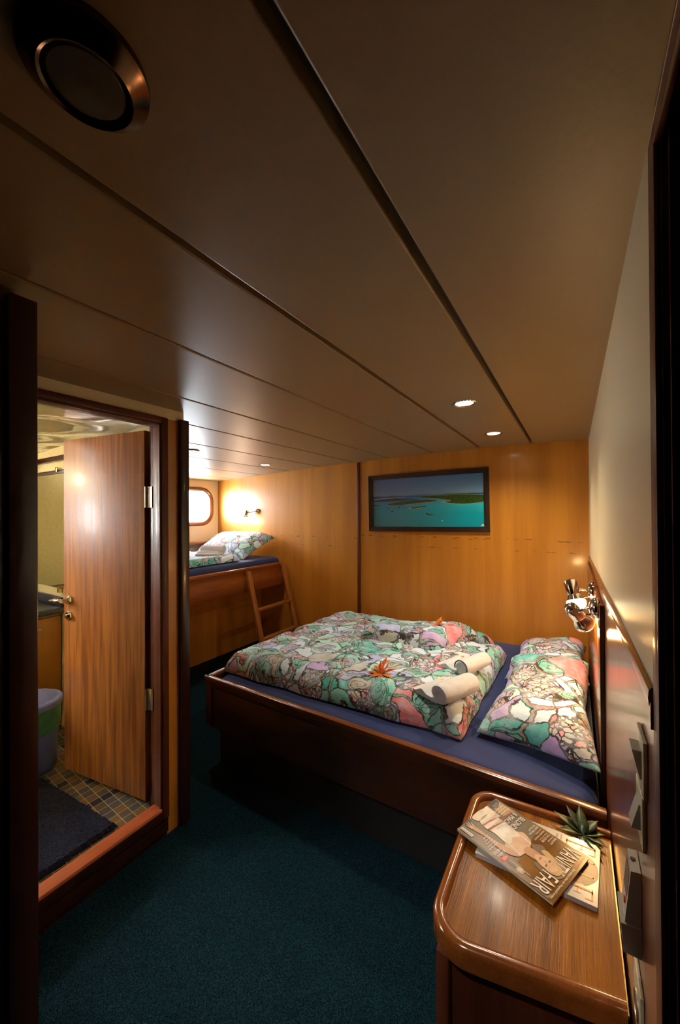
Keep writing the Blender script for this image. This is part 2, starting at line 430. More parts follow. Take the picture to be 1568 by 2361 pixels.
# ceiling: long vinyl panels with black joints
edges = [XH-.1, -3.47, -3.04, -2.63, -2.20, -1.80, -1.44, -1.02, -.638, -.266, XR+.08]
mb = MB()
Y0, Y1 = -1.4, YB+.03
for a, b in zip(edges, edges[1:]):
    g = .0095 if a > -.9 else .0055
    g2 = .0095 if b > -.9 else .0055
    xs = [a+g, a+g+.0015, a+g+.004]+[a+.02+(b-a-.04)*i/6 for i in range(7)][1:-1]+[b-g2-.004, b-g2-.0015, b-g2]
    zs = [ceilz(x) for x in xs]; zs[0] += .003; zs[1] += .0008; zs[-2] += .0008; zs[-1] += .003
    mb.add([(x, Y0, z) for x, z in zip(xs, zs)]+[(x, Y1, z) for x, z in zip(xs, zs)],
           [[i, i+1, len(xs)+i+1, len(xs)+i] for i in range(len(xs)-1)])
    for x, z in ((xs[0], zs[0]), (xs[-1], zs[-1])):
        mb.add([(x, Y0, z), (x, Y1, z), (x, Y1, z+.03), (x, Y0, z+.03)], [[0, 1, 2, 3]])
struct('ceiling', mb, 'ceil', smooth=.25)
mb = MB()
xs = [c[0] for c in CE]
mb.add([(x, y, ceilz(x)+.028+dz) for y in (Y0, Y1) for dz in (0, .03) for x in xs],
       [[i, i+1, 2*len(xs)+i+1, 2*len(xs)+i] for i in range(len(xs)-1)])
struct('ceiling_void', mb, 'black', smooth=None)

# right wall: vinyl above, mahogany wainscot below, rail between
YD = .652
RAIL = [(YB-.001, 1.172, 1.195), (2.5, 1.190, 1.215), (1.5, 1.206, 1.243), (1.0, 1.218, 1.254), (.664, 1.228, 1.258)]
split = [(y, (a+b)/2) for y, a, b in RAIL]+[(YD-.05, 1.243)]
yzx = lambda y, z, x: Vector((x, y, z))
struct('wall_right', MB().prism([(YB+.04, split[0][1])]+split+[(YD-.05, 2.06), (YB+.04, 2.06)], XR, XR+.05, fr=yzx), 'cream', smooth=None)
struct('wall_right_wainscot', MB().prism([(YB+.04, split[0][1])]+split+[(YD-.05, 0), (YB+.04, 0)], XR, XR+.05, fr=yzx), 'wains', smooth=None)
mb = MB()
mb.loft([[Vector((x, y, a+(b-a)*k)) for x, k in ((XR+.001, 0), (XR-.003, 0), (XR-.0062, .15), (XR-.0070, .5), (XR-.0062, .85), (XR-.003, 1), (XR+.001, 1))] for y, a, b in RAIL])
mb.prism([(.664, 1.228), (.6525, 1.242), (.6525, 1.205), (.664, 1.222)], XR-.006, XR+.001, fr=yzx)
struct('trim_2', mb, 'rim', smooth=.5)
# entrance doorway casing at the right
mb = MB()
mb.box((XR-.003, YD-.044, 0), (XR+.002, YD, 1.994), .001)
mb.box((XR-.003, -.9, 1.966), (XR+.002, YD-.044, 1.994), .001)
mb.box((XR-.0045, YD-.050, 0), (XR+.004, YD-.044, 1.968), .001)
mb.box((XR-.0045, -.9, 1.960), (XR+.004, YD-.048, 1.967), .001)
cs = struct('door_2', mb, 'mahog_z')
mb = MB().box((XR+.002, YD-.056, 0), (XR+.10, YD-.0495, 1.97)).box((XR+.002, -.9, 1.9675), (XR+.10, YD-.0495, 1.975))
obj('jamb', mb, 'dark', cs)
obj('stop', MB().box((XR+.0085, YD-.062, 0), (XR+.0095, YD-.0562, 1.965)).box((XR+.03, YD-.09, 0), (XR+.04, YD-.0562, 1.955), .002), 'mahog_z', cs)
mb = MB().box((XR, -1.4, 1.976), (XR+.05, YD-.05, 2.06)); struct('wall_right_lintel', mb, 'cream', smooth=None)
mb = MB().box((.88, -1.4, 0), (.9, YD, 2.06)).box((XR+.05, YD-.05, 0), (.9, YD, 2.06)).box((XR, -1.4, 2.06), (.9, YD, 2.08))
struct('wall_corridor', mb, 'dark', smooth=None)
struct('wall_behind', MB().box((-3.95, -1.45, 0), (.9, -1.4, 2.08)), 'dark', smooth=None)

# hull wall with the porthole
def rrect(cy, cz, w, h, r, n=10):
    p = rounded([(cy-w/2, cz-h/2), (cy+w/2, cz-h/2), (cy+w/2, cz+h/2), (cy-w/2, cz+h/2)], r, n)
    out = []
    for a, b in zip(p, p[1:]+p[:1]):
        out.append(a)
        if (b-a).length > .08: out += [a+(b-a)*k/6 for k in range(1, 6)]
    return out
def hole_wall(mb, y0, y1, z0, z1, x0, x1, hole):
    """wall slab in the YZ plane with a rounded hole, from x0 (room side) to x1"""
    n = len(hole); cy = sum(p[0] for p in hole)/n; cz = sum(p[1] for p in hole)/n
    outer = []
    for p in hole:
        dy, dz = p[0]-cy, p[1]-cz
        t = min(((y1-cy) if dy > 0 else (y0-cy))/dy if abs(dy) > 1e-9 else 1e9, ((z1-cz) if dz > 0 else (z0-cz))/dz if abs(dz) > 1e-9 else 1e9)
        outer.append((cy+dy*t, cz+dz*t))
    for x in (x0, x1):
        mb.add([(x, *p) for p in hole]+[(x, *p) for p in outer], [[i, (i+1) % n, n+(i+1) % n, n+i] for i in range(n)])
    mb.add([(x0, *p) for p in hole]+[(x1, *p) for p in hole], [[i, (i+1) % n, n+(i+1) % n, n+i] for i in range(n)])
    for yy, zz in ((y0, z0), (y0, z1), (y1, z0), (y1, z1)):   # fill corners
        cs = [o for o in outer]
        onz_ = min((o for o in cs if abs(o[1]-zz) < 1e-6), key=lambda o: abs(o[0]-yy))
        ony_ = min((o for o in cs if abs(o[0]-yy) < 1e-6), key=lambda o: abs(o[1]-zz))
        mb.add([(x0, *onz_), (x0, yy, zz), (x0, *ony_)], [[0, 1, 2]])
def porthole(cy, cz, name, w=.60, h=.37):
    hole = rrect(cy, cz, w, h, .13)
    fr = MB(); n = len(hole)
    big = rrect(cy, cz, w+.085, h+.085, .165)
    mid = rrect(cy, cz, w+.030, h+.030, .14)
    rings = [[Vector((x, *p)) for p in ring] for x, ring in
             ((XH+.001, big), (XH+.012, big), (XH+.020, rrect(cy, cz, w+.06, h+.06, .152)), (XH+.018, mid), (XH+.004, hole), (XH-.010, hole))]
    k = len(big); fr.loft(rings, cap=False)
    f = struct(name, fr, 'rim')
    gl = MB().flat([(p[0], p[1]) for p in hole], XH-.009, fr=lambda y, z, x: Vector((x, y, z)))
    g = obj('pane', gl, 'glass', f)
    return f, hole
t = NT('porthole_glass'); t.b.inputs['Transmission Weight'].default_value = 1; t.b.inputs['IOR'].default_value = 1.05
M_['glass'] = t.fin((.97, .99, 1), .0)
f1, h1 = porthole(2.73, 1.597, 'window_1')
f2, h2 = porthole(-.35, 1.70, 'window_2')
mb = MB(); hole_wall(mb, 1.10, YB+.03, 0, 2.0, XH, XH-.05, h1); struct('wall_hull', mb, 'hull', smooth=None)
mb = MB(); hole_wall(mb, -1.42, 1.10, 0, 2.03, XH, XH-.05, h2); struct('wall_hull_bathroom', mb, 'bathwall', smooth=None)
struct('trim_3', MB().box((XH, 1.12, 1.155), (XH+.09, YB-.002, 1.185), .004), 'mahog_y')
# bright hazy daylight outside is the world itself

# bathroom partition (wall with the door)
DY0, DY1 = .36, 1.025         # door opening between jambs
ZS, ZT = .145, 1.915          # sill, head
mb = MB()
mb.box((XL-.05, DY1+.03, 0), (XL, YP+.02, 1.955))
struct('wall_left', mb, 'honey', smooth=None)
mb = MB().box((XL-.05, -.9, 1.955), (XL, YP+.03, 2.03))
struct('wall_left_upper', mb, 'cream', smooth=None)
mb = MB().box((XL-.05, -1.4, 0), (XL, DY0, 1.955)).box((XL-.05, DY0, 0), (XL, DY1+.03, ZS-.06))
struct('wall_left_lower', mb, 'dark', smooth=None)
# dark end post of the partition
struct('trim_4', MB().box((XL-.06, YP, 0), (XL+.024, YP+.045, 1.962), .004), 'dark')
# partition between bathroom and bunk area
struct('wall_bathroom_far', MB().box((XH, YP-.01, 0), (XL-.05, YP+.035, 2.03), m='bathwall'), 'bathwall', smooth=None)
struct('wall_bunk_side', MB().box((XH, YP+.0352, 0), (XL-.06, YP+.045, 2.03)), 'honey_left', smooth=None)

# door frame
fr = thing('door_1', (XL, .69, 0)); fr['kind'] = 'structure'
mb = MB()
mb.box((XL-.002, DY1, ZS-.055), (XL+.018, DY1+.032, ZT+.04), .004)         # right upright
mb.box((XL-.002, DY0-.03, ZT+.008), (XL+.018, DY1, ZT+.04), .004)            # head
mb.box((XL-.002, DY0-.03, ZS-.055), (XL+.018, DY1, ZS-.012), .004, 'dark')           # lower board
mb.box((XL-.002, DY1-.008, ZS-.02), (XL+.010, DY1, ZT+.01), .002)
mb.box((XL-.002, DY0, ZT), (XL+.010, DY1, ZT+.01), .002)
mb.box((XL-.002, DY0-.03, .02), (XL+.008, DY1+.032, ZS-.055), .002, 'dark')
obj('casing', mb, 'mahog_z', fr)
mb = MB()
mb.box((XL-.055, DY1, ZS-.03), (XL-.002, DY1+.03, ZT+.01), .001)
mb.box((XL-.055, DY0, ZT), (XL-.002, DY1, ZT+.03), .001)
mb.box((XL-.09, DY1+.004, ZS-.03), (XL-.055, DY1+.03, ZT+.01), .001)
obj('jamb', mb, 'mahog_z', fr)
obj('sill', MB().box((XL-.050, DY0-.1, ZS-.05), (XL+.014, DY1-.001, ZS), .005), 'sill', fr)
# the door itself, hinged on the far jamb and swung into the bathroom
H0 = Vector((-1.735, 1.012, 0)); H1 = Vector((-2.335, .915, 0))
dd = (H1-H0).normalized(); nn = Vector((-dd.y, dd.x, 0))
if nn.y > 0: nn = -nn        # towards the camera
door = thing('bathroom_door', H0+Vector((0, 0, .14)), 'striped reddish-brown wooden door standing open into the bathroom', 'door')
mt = Matrix((dd, -nn, Vector((0, 0, 1)))).transposed().to_4x4(); mt.translation = H0
L = (H1-H0).length
obj('door_leaf', MB().box((0, 0, .14), (L, .038, 1.905), .0015, mat=mt), 'door', door)
mb = MB()
def on(x, y, z): return mt @ Vector((x, y, z))
# hinges: two leaves and a knuckle
for z in (.575, 1.535):
    h = obj('hinge', MB().tube([on(-.008, .002, z), on(-.008, .002, z+.10)], .006, 12)
            .box((-.040, .004, z), (-.006, .008, z+.10), .0005, mat=mt).box((-.006, .002, z), (.0, .036, z+.10), .0005, mat=mt)
            .box((XL-.088, 1.0215, z), (XL-.060, 1.0245, z+.10), 0), 'steel', door)
# lever handle on a round rose with a turn knob below
hz = 1.050
mb = MB().lathe(on(L-.048, -.0, hz), nn, [(.025, 0), (.025, .008), (.021, .012), (.012, .013), (.010, .045)], 28, cap1=True)
mb.tube([on(L-.048+.02, -.050, hz-.004), on(L-.048, -.050, hz), on(L-.07, -.050, hz+.004), on(L-.105, -.052, hz+.002), on(L-.135, -.046, hz-.006), on(L-.150, -.044, hz-.010)],
        [.005, .011, .010, .009, .009, .006], 14)
mb2 = MB()
lv = MB().lathe(on(L-.048, 0, hz), nn, [(.025, 0), (.025, .008), (.021, .012), (.012, .013), (.010, .045)], 28, cap1=True)
lv.tube([on(L-.078, -.050, hz-.006), on(L-.062, -.050, hz-.001), on(L-.045, -.050, hz+.003), on(L-.010, -.052, hz+.004), on(L+.02, -.050, hz-.001), on(L+.042, -.046, hz-.004)],
        [.003, .009, .0105, .010, .008, .006], 14)
obj('door_handle', lv, 'chrome', door)
obj('thumb_turn', MB().lathe(on(L-.048, 0, hz-.085), nn, [(.026, 0), (.026, .007), (.021, .011), (.010, .011), (.010, .020), (.007, .024)], 28, cap1=True), 'chrome', door)
lv = MB().lathe(on(L-.048, .038, hz), -nn, [(.025, 0), (.025, .008), (.012, .012), (.010, .05)], 20, cap1=True)
lv.tube([on(L-.04, .088, hz), on(L+.006, .092, hz-.012), on(L+.028, .090, hz-.05), on(L+.026, .088, hz-.085), on(L+.008, .086, hz-.102)], [.009, .008, .007, .006, .005], 12)
obj('door_handle', lv, 'chrome', door)
obj('lock_plate', MB().box((L, .008, hz-.12), (L+.0012, .030, hz+.04), mat=mt), 'steel', door)

# bathroom interior
BZ = .12
struct('floor_bathroom', MB().box((XH, -1.4, .0), (XL-.05, YP-.01, BZ)), 'tile', smooth=None, origin=(-1.7, 1.0, 0))
mb = MB(); 
n = 24
for i in range(n):
    for j in range(12):
        pass
g = [[Vector((XH+(XL-.05-XH)*i/n, -1.4+(YP-.01+1.4)*j/n, 1.955+.014*math.sin(i*1.1)*math.cos(j*.9)+.01*nz(i*.4, j*.4))) for j in range(n+1)] for i in range(n+1)]
mb.add([p for r in g for p in r], [[i*(n+1)+j, (i+1)*(n+1)+j, (i+1)*(n+1)+j+1, i*(n+1)+j+1] for i in range(n) for j in range(n)])
struct('ceiling_bathroom', mb, 'bathceil', smooth=3)
struct('trim_5', MB().box((XH, YP-.030, 1.86), (XL-.2, YP-.010, 1.895), .003).box((-3.2, -1.0, 1.862), (-3.17, YP-.03, 1.89), .002), 'mahog_x')
struct('wall_bathroom_inner', MB().box((XL-.056, -1.4, 0), (XL-.0505, DY0, 1.96)).box((XH, -1.4, 0), (XL-.05, -1.38, 2)), 'bathwall', smooth=None)

vx1 = -2.82
van = thing('vanity_cabinet', (-3.3, .6, BZ), 'honey-brown washbasin cabinet beyond the bathroom door', 'cabinet')
obj('body', MB().box((XH+.002, -.2, BZ), (vx1-.05, YP-.012, .865)), 'honey', van)
cdoor = obj('cabinet_door', MB().box((vx1-.05, .62, BZ+.08), (vx1-.034, YP-.018, .845), .002), 'honey', van)
for z in (.78, .36): obj('screw_cap', MB().lathe((vx1-.034, .985, z), (1, 0, 0), [(.009, 0), (.009, .003), (.006, .006)], 16, cap1=True), 'steel', cdoor)
ct = MB().box((XH+.002, -.2, .866), (vx1, YP-.012, .905), .006).box((XH+.002, YP-.030, .905), (vx1-.01, YP-.012, .965), .004)
tag(obj('countertop', ct, 'counter'), 'speckled blue-black washbasin counter with upstand', 'countertop')
M_['mirror'] = plain('mirror_glass', (.80, .82, .74), .015, 1, 0, 0)
mir = thing('mirror', (-2.95, YP-.012, 1.05), 'tall dark-framed mirror over the washbasin counter', 'mirror')
mx0, mx1, mz0, mz1 = -3.45, -2.745, 1.02, 1.79
obj('mirror_glass', MB().box((mx0, YP-.016, mz0), (mx1, YP-.011, mz1)), 'mirror', mir)
fm = MB()
for a, b in (((mx0-.012, YP-.024, mz1-.012), (mx1+.01, YP-.010, mz1+.012)), ((mx1-.008, YP-.024, mz0), (mx1+.01, YP-.010, mz1+.01))): fm.box(a, b, .002)
obj('frame', fm, 'dark', mir)
obj('clip', MB().box((-2.90, YP-.034, mz1-.004), (-2.875, YP-.02, mz1+.03), .003), 'brass', mir)
obj('clip', MB().box((-2.875, YP-.034, mz0-.025), (-2.850, YP-.01, mz0+.012), .003), 'brass', mir)
# tap
tp = MB().tube([(-3.12, .85, .905), (-3.12, .85, 1.04)], [.022, .018], 18).tube([(-3.12, .85, 1.0), (-3.05, .80, 1.03), (-2.99, .76, 1.015)], [.014, .012, .010], 14)
tap = obj('basin_tap', tp, 'chrome'); tag(tap, 'chrome lever tap on the speckled washbasin counter', 'tap')
obj('lever', MB().tube([(-3.12, .85, 1.045), (-3.08, .90, 1.075), (-3.02, .96, 1.09)], [.012, .007, .005], 12), 'chrome', tap)
# waste bin
M_['bin'] = plain('lavender_grey_plastic', (.20, .27, .78), .35)
M_['binlid'] = plain('lavender_grey_lid', (.26, .33, .85), .28)
t = NT('green_bin_liner'); t.b.inputs['Transmission Weight'].default_value = 0; v = t.coord(); a = t.noise(v, 30, 3, .6, 1.0); t.bump(a.outputs[0], .8, .01)
M_['liner'] = t.fin(t.ramp(a.outputs[0], [(.3, (.06, .27, .16)), (.7, (.12, .40, .22))]), .3)
bx, by = -2.50, .83
bn = thing('waste_bin', (bx, by, BZ), 'lavender-grey swing-lid waste bin with green liner in bathroom', 'waste bin')
obj('bin_body', MB().lathe((bx, by, BZ), (0, 0, 1), [(.098, 0), (.105, .01), (.122, .33)], 40, cap0=True), 'bin', bn)
obj('liner', MB().lathe((bx, by, BZ), (0, 0, 1), [(.1205, .215), (.1235, .235), (.1265, .36)], 40), 'liner', bn)
obj('bin_lid', MB().lathe((bx, by, BZ), (0, 0, 1), [(.131, .345), (.134, .350), (.134, .372), (.128, .380), (.112, .385), (.109, .383), (.106, .386), (.09, .40), (.05, .416), (.0, .42)], 44), 'binlid', bn)
# mat: shaggy pile
mb = MB()
x0, x1, y0, y1 = -2.365, -1.715, -.1, .875
nx, ny = 110, 150
def matz(i, j):
    e = min(i, nx-i, j, ny-j); return BZ+.006+(.016 if e > 1 else .0)+.006*abs(nz(i*.9, j*.9))+.004*random.random()
vs = [Vector((x0+(x1-x0)*i/nx+.004*random.uniform(-1, 1), y0+(y1-y0)*j/ny-.05*(1-i/nx)+.004*random.uniform(-1, 1), matz(i, j))) for i in range(nx+1) for j in range(ny+1)]
mb.add(vs, [[i*(ny+1)+j, (i+1)*(ny+1)+j, (i+1)*(ny+1)+j+1, i*(ny+1)+j+1] for i in range(nx) for j in range(ny)])
tag(obj('bath_mat', mb, 'mat', smooth=.9), 'shaggy navy bath mat on the mosaic bathroom floor', 'bath mat')
# bathroom ceiling lamp
bl = thing('bathroom_ceiling_lamp', (-3.12, .46, 1.94), 'small round ceiling lamp in the bathroom', 'lamp')
M_['glow'] = plain('lit_lens', (1, .9, .7), .3, emit=((1, .85, .55), 12))
obj('rim', MB().lathe((-3.12, .46, 1.945), (0, 0, -1), [(.06, -.02), (.062, 0), (.060, .012), (.050, .014)], 32), 'chrome', bl)
obj('lens', MB().lathe((-3.12, .46, 1.94), (0, 0, -1), [(.05, 0), (.045, .010), (0, .014)], 32), 'glow', bl)
lamp('bathroom_lamp_light', 'POINT', (-3.12, .46, 1.90), 15, (1, .82, .52), .05)

# wardrobe side at the far left
wd = thing('wardrobe', (-1.34, -.3, 0), 'very dark brown wardrobe side at the left edge', 'wardrobe')
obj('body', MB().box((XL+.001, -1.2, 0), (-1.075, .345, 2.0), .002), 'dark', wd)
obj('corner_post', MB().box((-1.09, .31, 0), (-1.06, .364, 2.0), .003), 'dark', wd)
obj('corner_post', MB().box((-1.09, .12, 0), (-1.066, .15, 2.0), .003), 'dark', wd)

# ------------------------------------------------------------------ ceiling fittings
def ceiling_downlight(x, y, watt, label, r=.046):
    z = ceilz(x)
    t_ = thing('ceiling_downlight', (x, y, z-.002), label, 'downlight', None)
    obj('rim', MB().lathe((x, y, z+.004), (0, 0, -1), [(r+.010, 0), (r+.011, .006), (r+.006, .010), (r, .009), (r-.004, .004), (r-.005, -.0)], 36), 'chrome', t_)
    m = NT('lit_bulb'); m.b.inputs['Emission Color'].default_value = (1, .88, .58, 1); m.b.inputs['Emission Strength'].default_value = 30
    M_['bulb%d' % id(t_)] = m.fin((1, .9, .7), .4)
    obj('bulb', MB().lathe((x, y, z+.002), (0, 0, -1), [(r-.004, 0), (r-.008, .005), (0, .007)], 30), 'bulb%d' % id(t_), t_)
    lamp('downlight_beam', 'SPOT', (x, y, z-.014), watt, DL, .028, aim=(x, y, 0), spot=138, blend=.95)
ceiling_downlight(*DOWN[0], 'larger round lit downlight nearest the camera, left of the ceiling joint')
ceiling_downlight(*DOWN[1], 'round lit downlight closer to the back wall above the bed')
ceiling_downlight(*DOWN[2], 'round lit downlight above the bunk ladder, right of its neighbour')
ceiling_downlight(*DOWN[3], 'round lit downlight beside the dark partition post above the bunk')
# big dark round vent
x, y = -.478, .212; z = ceilz(x)
vt = thing('ceiling_vent', (x, y, z-.03), 'large round dark ceiling vent with polished metal ring', 'vent')
M_['bronze'] = plain('dark_polished_metal', (.12, .065, .04), .2, 1)
M_['ventdisc'] = plain('dark_vent_disc', (.06, .045, .03), .35)
obj('ring', MB().lathe((x, y, z), (0, 0, -1), [(.062, -.01), (.066, .004), (.0655, .010), (.060, .014), (.052, .022), (.0475, .026), (.044, .024), (.040, .006), (.040, -.01)], 64), 'bronze', vt)
obj('disc', MB().lathe((x, y, z+.002), (0, 0, -1), [(.0415, 0), (.0415, .020), (.038, .024), (0, .026)], 48), 'ventdisc', vt)

# ------------------------------------------------------------------ the picture on the back wall
px0, px1, pz0, pz1 = -1.640, -.566, 1.341, 1.860
PR = .012; pcx, pcz = (px0+px1)/2, (pz0+pz1)/2
pic = thing('framed_picture', (pcx, YB-.02, pcz), 'wide black-framed aerial view of turquoise lagoon and islands', 'picture')
def pf(x, z, y):   # slight hang tilt
    a, b = x-pcx, z-pcz; return Vector((pcx+a*math.cos(PR)-b*math.sin(PR), YB-y, pcz+a*math.sin(PR)+b*math.cos(PR)))
mb = MB(); w = .042
for a in (((px0, pz0), (px1, pz0), (px1-w, pz0+w), (px0+w, pz0+w)), ((px1, pz0), (px1, pz1), (px1-w, pz1-w), (px1-w, pz0+w)),
          ((px1, pz1), (px0, pz1), (px0+w, pz1-w), (px1-w, pz1-w)), ((px0, pz1), (px0, pz0), (px0+w, pz0+w), (px0+w, pz1-w))):
    a = [Vector(p) for p in a]
    mb.add([pf(a[0].x, a[0].y, .001), pf(a[1].x, a[1].y, .001), pf(a[1].x, a[1].y, .024), pf(a[0].x, a[0].y, .024), pf(a[3].x, a[3].y, .018), pf(a[2].x, a[2].y, .018), pf(a[3].x, a[3].y, .008), pf(a[2].x, a[2].y, .008)],
           [[0, 1, 2, 3], [3, 2, 5, 4], [4, 5, 7, 6]])
M_['picframe'] = wood('black_brown_frame', (.014, .007, .004), (.030, .014, .008), 'X', 20, .35, .2)
obj('frame', mb, 'picframe', pic)
# art: a print with sky, sea and islands drawn in
t = NT('print_sky_sea')
tc = t.n('ShaderNodeTexCoord'); sx = t.n('ShaderNodeSeparateXYZ'); t.set(sx.inputs[0], tc.outputs['Object'])
zz = t.math('MULTIPLY_ADD', sx.outputs[2], 1/.52, .5); xx = t.math('MULTIPLY_ADD', sx.outputs[0], 1/1.07, .5)
nn_ = t.noise(t.coord(scale=(1, 1, 3)), 7, 3, .5)
zz2 = t.math('MULTIPLY_ADD', t.math('SUBTRACT', nn_.outputs[0], .5), .03, zz)
deep = t.ramp(zz2, [(0, (.055, .22, .24)), (.35, (.05, .27, .36)), (.50, (.05, .22, .42)), (.585, (.045, .09, .26)), (.60, (.045, .07, .22)), (.625, (.16, .24, .38)), (.75, (.12, .19, .34)), (1, (.07, .12, .30))])
lite = t.ramp(zz2, [(0, (.005, .28, .36)), (.3, (.005, .34, .42)), (.45, (.03, .50, .58)), (.55, (.05, .38, .60)), (.60, (.05, .16, .42)), (.64, (.20, .36, .55)), (.78, (.12, .25, .46)), (1, (.05, .14, .36))])
M_['art'] = t.fin(t.mix(t.ramp(xx, [(.25, (0, 0, 0)), (.8, (1, 1, 1))]), deep, lite), .3, 0, .0)
t = NT('print_green'); a = t.noise(t.coord(), 90, 4, .7); M_['green'] = t.fin(t.ramp(a.outputs[0], [(.4, (.012, .045, .008)), (.65, (.06, .13, .015))]), .35)
t = NT('print_olive'); a = t.noise(t.coord(), 90, 4, .7); M_['olive'] = t.fin(t.ramp(a.outputs[0], [(.4, (.03, .055, .02)), (.65, (.09, .12, .04))]), .35)
M_['sand'] = plain('print_sand', (.42, .36, .20), .4)
M_['whitep'] = plain('print_white', (.75, .75, .70), .4)
ax0, ax1, az0, az1 = px0+w, px1-w, pz0+w, pz1-w
mb = MB(); mb.flat([(px0+w-.002, pz0+w-.002), (px1-w+.002, pz0+w-.002), (px1-w+.002, pz1-w+.002), (px0+w-.002, pz1-w+.002)], .006, 'art', fr=pf)
def island(pts, m, lay=0, n=5):
    # pts in crop pixels of the picture's inner opening: x 100..1410, y 190..785
    ps = smooth_closed([Vector((ax0+(x_-105)/1302*(ax1-ax0), az1-((y_-(235-.062*(x_-105)))/((786)-(235-.062*(x_-105))))*(az1-az0))) for x_, y_ in pts], n)
    ps = [Vector((min(max(p.x, ax0), ax1), p.y)) for p in ps]
    mb.flat([(p.x, p.y) for p in ps], .0062+lay*.0003, m, fr=pf)
island([(700, 432), (760, 418), (860, 413), (1405, 412), (1410, 490), (1330, 508), (1200, 522), (1110, 518), (1000, 505), (940, 492), (1000, 480), (1060, 480), (1000, 468), (900, 455), (790, 448)], 'sand')
island([(700, 432), (760, 420), (860, 415), (1405, 414), (1410, 484), (1320, 504), (1200, 515), (1110, 511), (1020, 500), (1000, 490), (1060, 478), (1000, 464), (900, 452), (790, 446)], 'green', 1)
island([(290, 524), (400, 500), (500, 488), (650, 472), (800, 466), (925, 478), (860, 492), (700, 508), (560, 524), (400, 538), (320, 536)], 'sand')
island([(292, 522), (400, 498), (500, 486), (650, 470), (800, 464), (905, 475), (850, 488), (700, 504), (560, 520), (400, 534), (330, 532)], 'olive', 1)
island([(108, 482), (250, 462), (360, 450), (480, 453), (660, 458), (660, 466), (500, 474), (330, 484), (108, 494)], 'olive')
island([(108, 464), (250, 447), (400, 438), (550, 432), (400, 443), (250, 454), (108, 469)], 'sand')
island([(108, 526), (190, 530), (190, 535), (108, 542)], 'olive')
island([(570, 568), (620, 556), (740, 543), (785, 545), (740, 562), (620, 577)], 'sand')
island([(590, 566), (620, 556), (740, 542), (775, 544), (740, 556), (620, 571)], 'olive', 1)
island([(970, 405), (1100, 396), (1405, 388), (1405, 397), (1150, 408)], 'olive')
for (a_, b_, r_) in ((303, 568, 11), (355, 607, 13), (448, 556, 14), (477, 538, 9), (509, 562, 9), (786, 632, 12), (768, 545, 9)):
    island([(a_-r_, b_), (a_, b_-r_), (a_+r_, b_), (a_, b_+r_*.8)], 'olive', 1, 3)
island([(780, 640), (820, 634), (860, 640), (820, 650)], 'olive')
island([(952, 712), (959, 704), (967, 712), (959, 721)], 'whitep', 1, 3)
for (a_, b_, r_) in ((1390, 760, 10), (1400, 772, 8), (1380, 772, 8), (1410, 766, 6)): island([(a_-r_, b_), (a_, b_-r_), (a_+r_, b_), (a_, b_+r_)], 'whitep', 1, 3)
mb.keepn = True
o = obj('print', mb, 'art', pic, smooth=None)

# ------------------------------------------------------------------ double bed
BX0, BX1, BY0, BY1, BT = -1.90, .083, 1.485, YB-.003, .525
bed = thing('double_bed', ((BX0+BX1)/2, (BY0+BY1)/2, 0), 'dark mahogany double bed against the back wall', 'bed')
mb = MB().box((BX0+.01, BY0+.008, .225), (BX1, BY0+.030, BT-.02), .002).box((BX0, BY0+.001, .23), (BX0+.05, BY0+.032, BT-.02), .003).box((BX0, BY0+.003, BT-.065), (BX1, BY0+.03, BT-.02), .003)
sb_ = obj('side_board', mb, 'mahog_x', bed)
mb = MB(); pr = [(-.004, -.024), (-.008, -.012), (-.006, -.003), (.0, .0), (.020, 0), (.028, -.004), (.030, -.024)]
mb.loft([[Vector((x, BY0+a, BT+b)) for a, b in pr] for x in (BX0-.004, BX1)])
obj('top_rim', mb, 'rim', sb_)
obj('foot_board', MB().box((BX0, BY0+.03, .225), (BX0+.022, BY1, BT-.02), .002), 'mahog_x', bed)
obj('top_rim', MB().box((BX0-.006, BY0-.004, BT-.022), (BX0+.028, BY1, BT), .006), 'rim', bed)
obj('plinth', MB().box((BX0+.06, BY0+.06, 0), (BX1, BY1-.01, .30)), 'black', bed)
mb = MB().box((.0785, 1.672, .30), (XR-.0008, YB-.003, 1.150), .003)
hb_ = obj('headboard', mb, 'rim', bed)
obj('headboard_edge', MB().box((.0765, 1.655, .30), (XR-.0008, 1.672, 1.160), .002), 'dark', hb_)

def mattress(x0, x1, y0, y1, z0, z1, r=.05, sub=(48, 36), amp=.004, seed=0):
    mb = MB(); nx, ny = sub
    def row(t):   # profile parameter -> list around
        pass
    bm = bmesh.new(); bmesh.ops.create_cube(bm, size=1)
    for v in bm.verts: v.co = Vector((x0+(v.co.x+.5)*(x1-x0), y0+(v.co.y+.5)*(y1-y0), z0+(v.co.z+.5)*(z1-z0)))
    bmesh.ops.bevel(bm, geom=[e for e in bm.edges if abs(e.verts[0].co.z-e.verts[1].co.z) > .01], offset=r*1.6, segments=6, profile=.5, affect='EDGES')
    tope = [e for e in bm.edges if all(abs(v.co.z-z1) < 1e-5 for v in e.verts)]
    bmesh.ops.bevel(bm, geom=tope, offset=r, segments=6, profile=.5, affect='EDGES')
    return mb.addbm(bm)
o = obj('mattress', mattress(BX0+.026, BX1-.012, BY0+.034, BY1-.006, .301, .502, .055), 'navy'); tag(o, 'double mattress in a navy blue fitted sheet on the large bed', 'mattress')

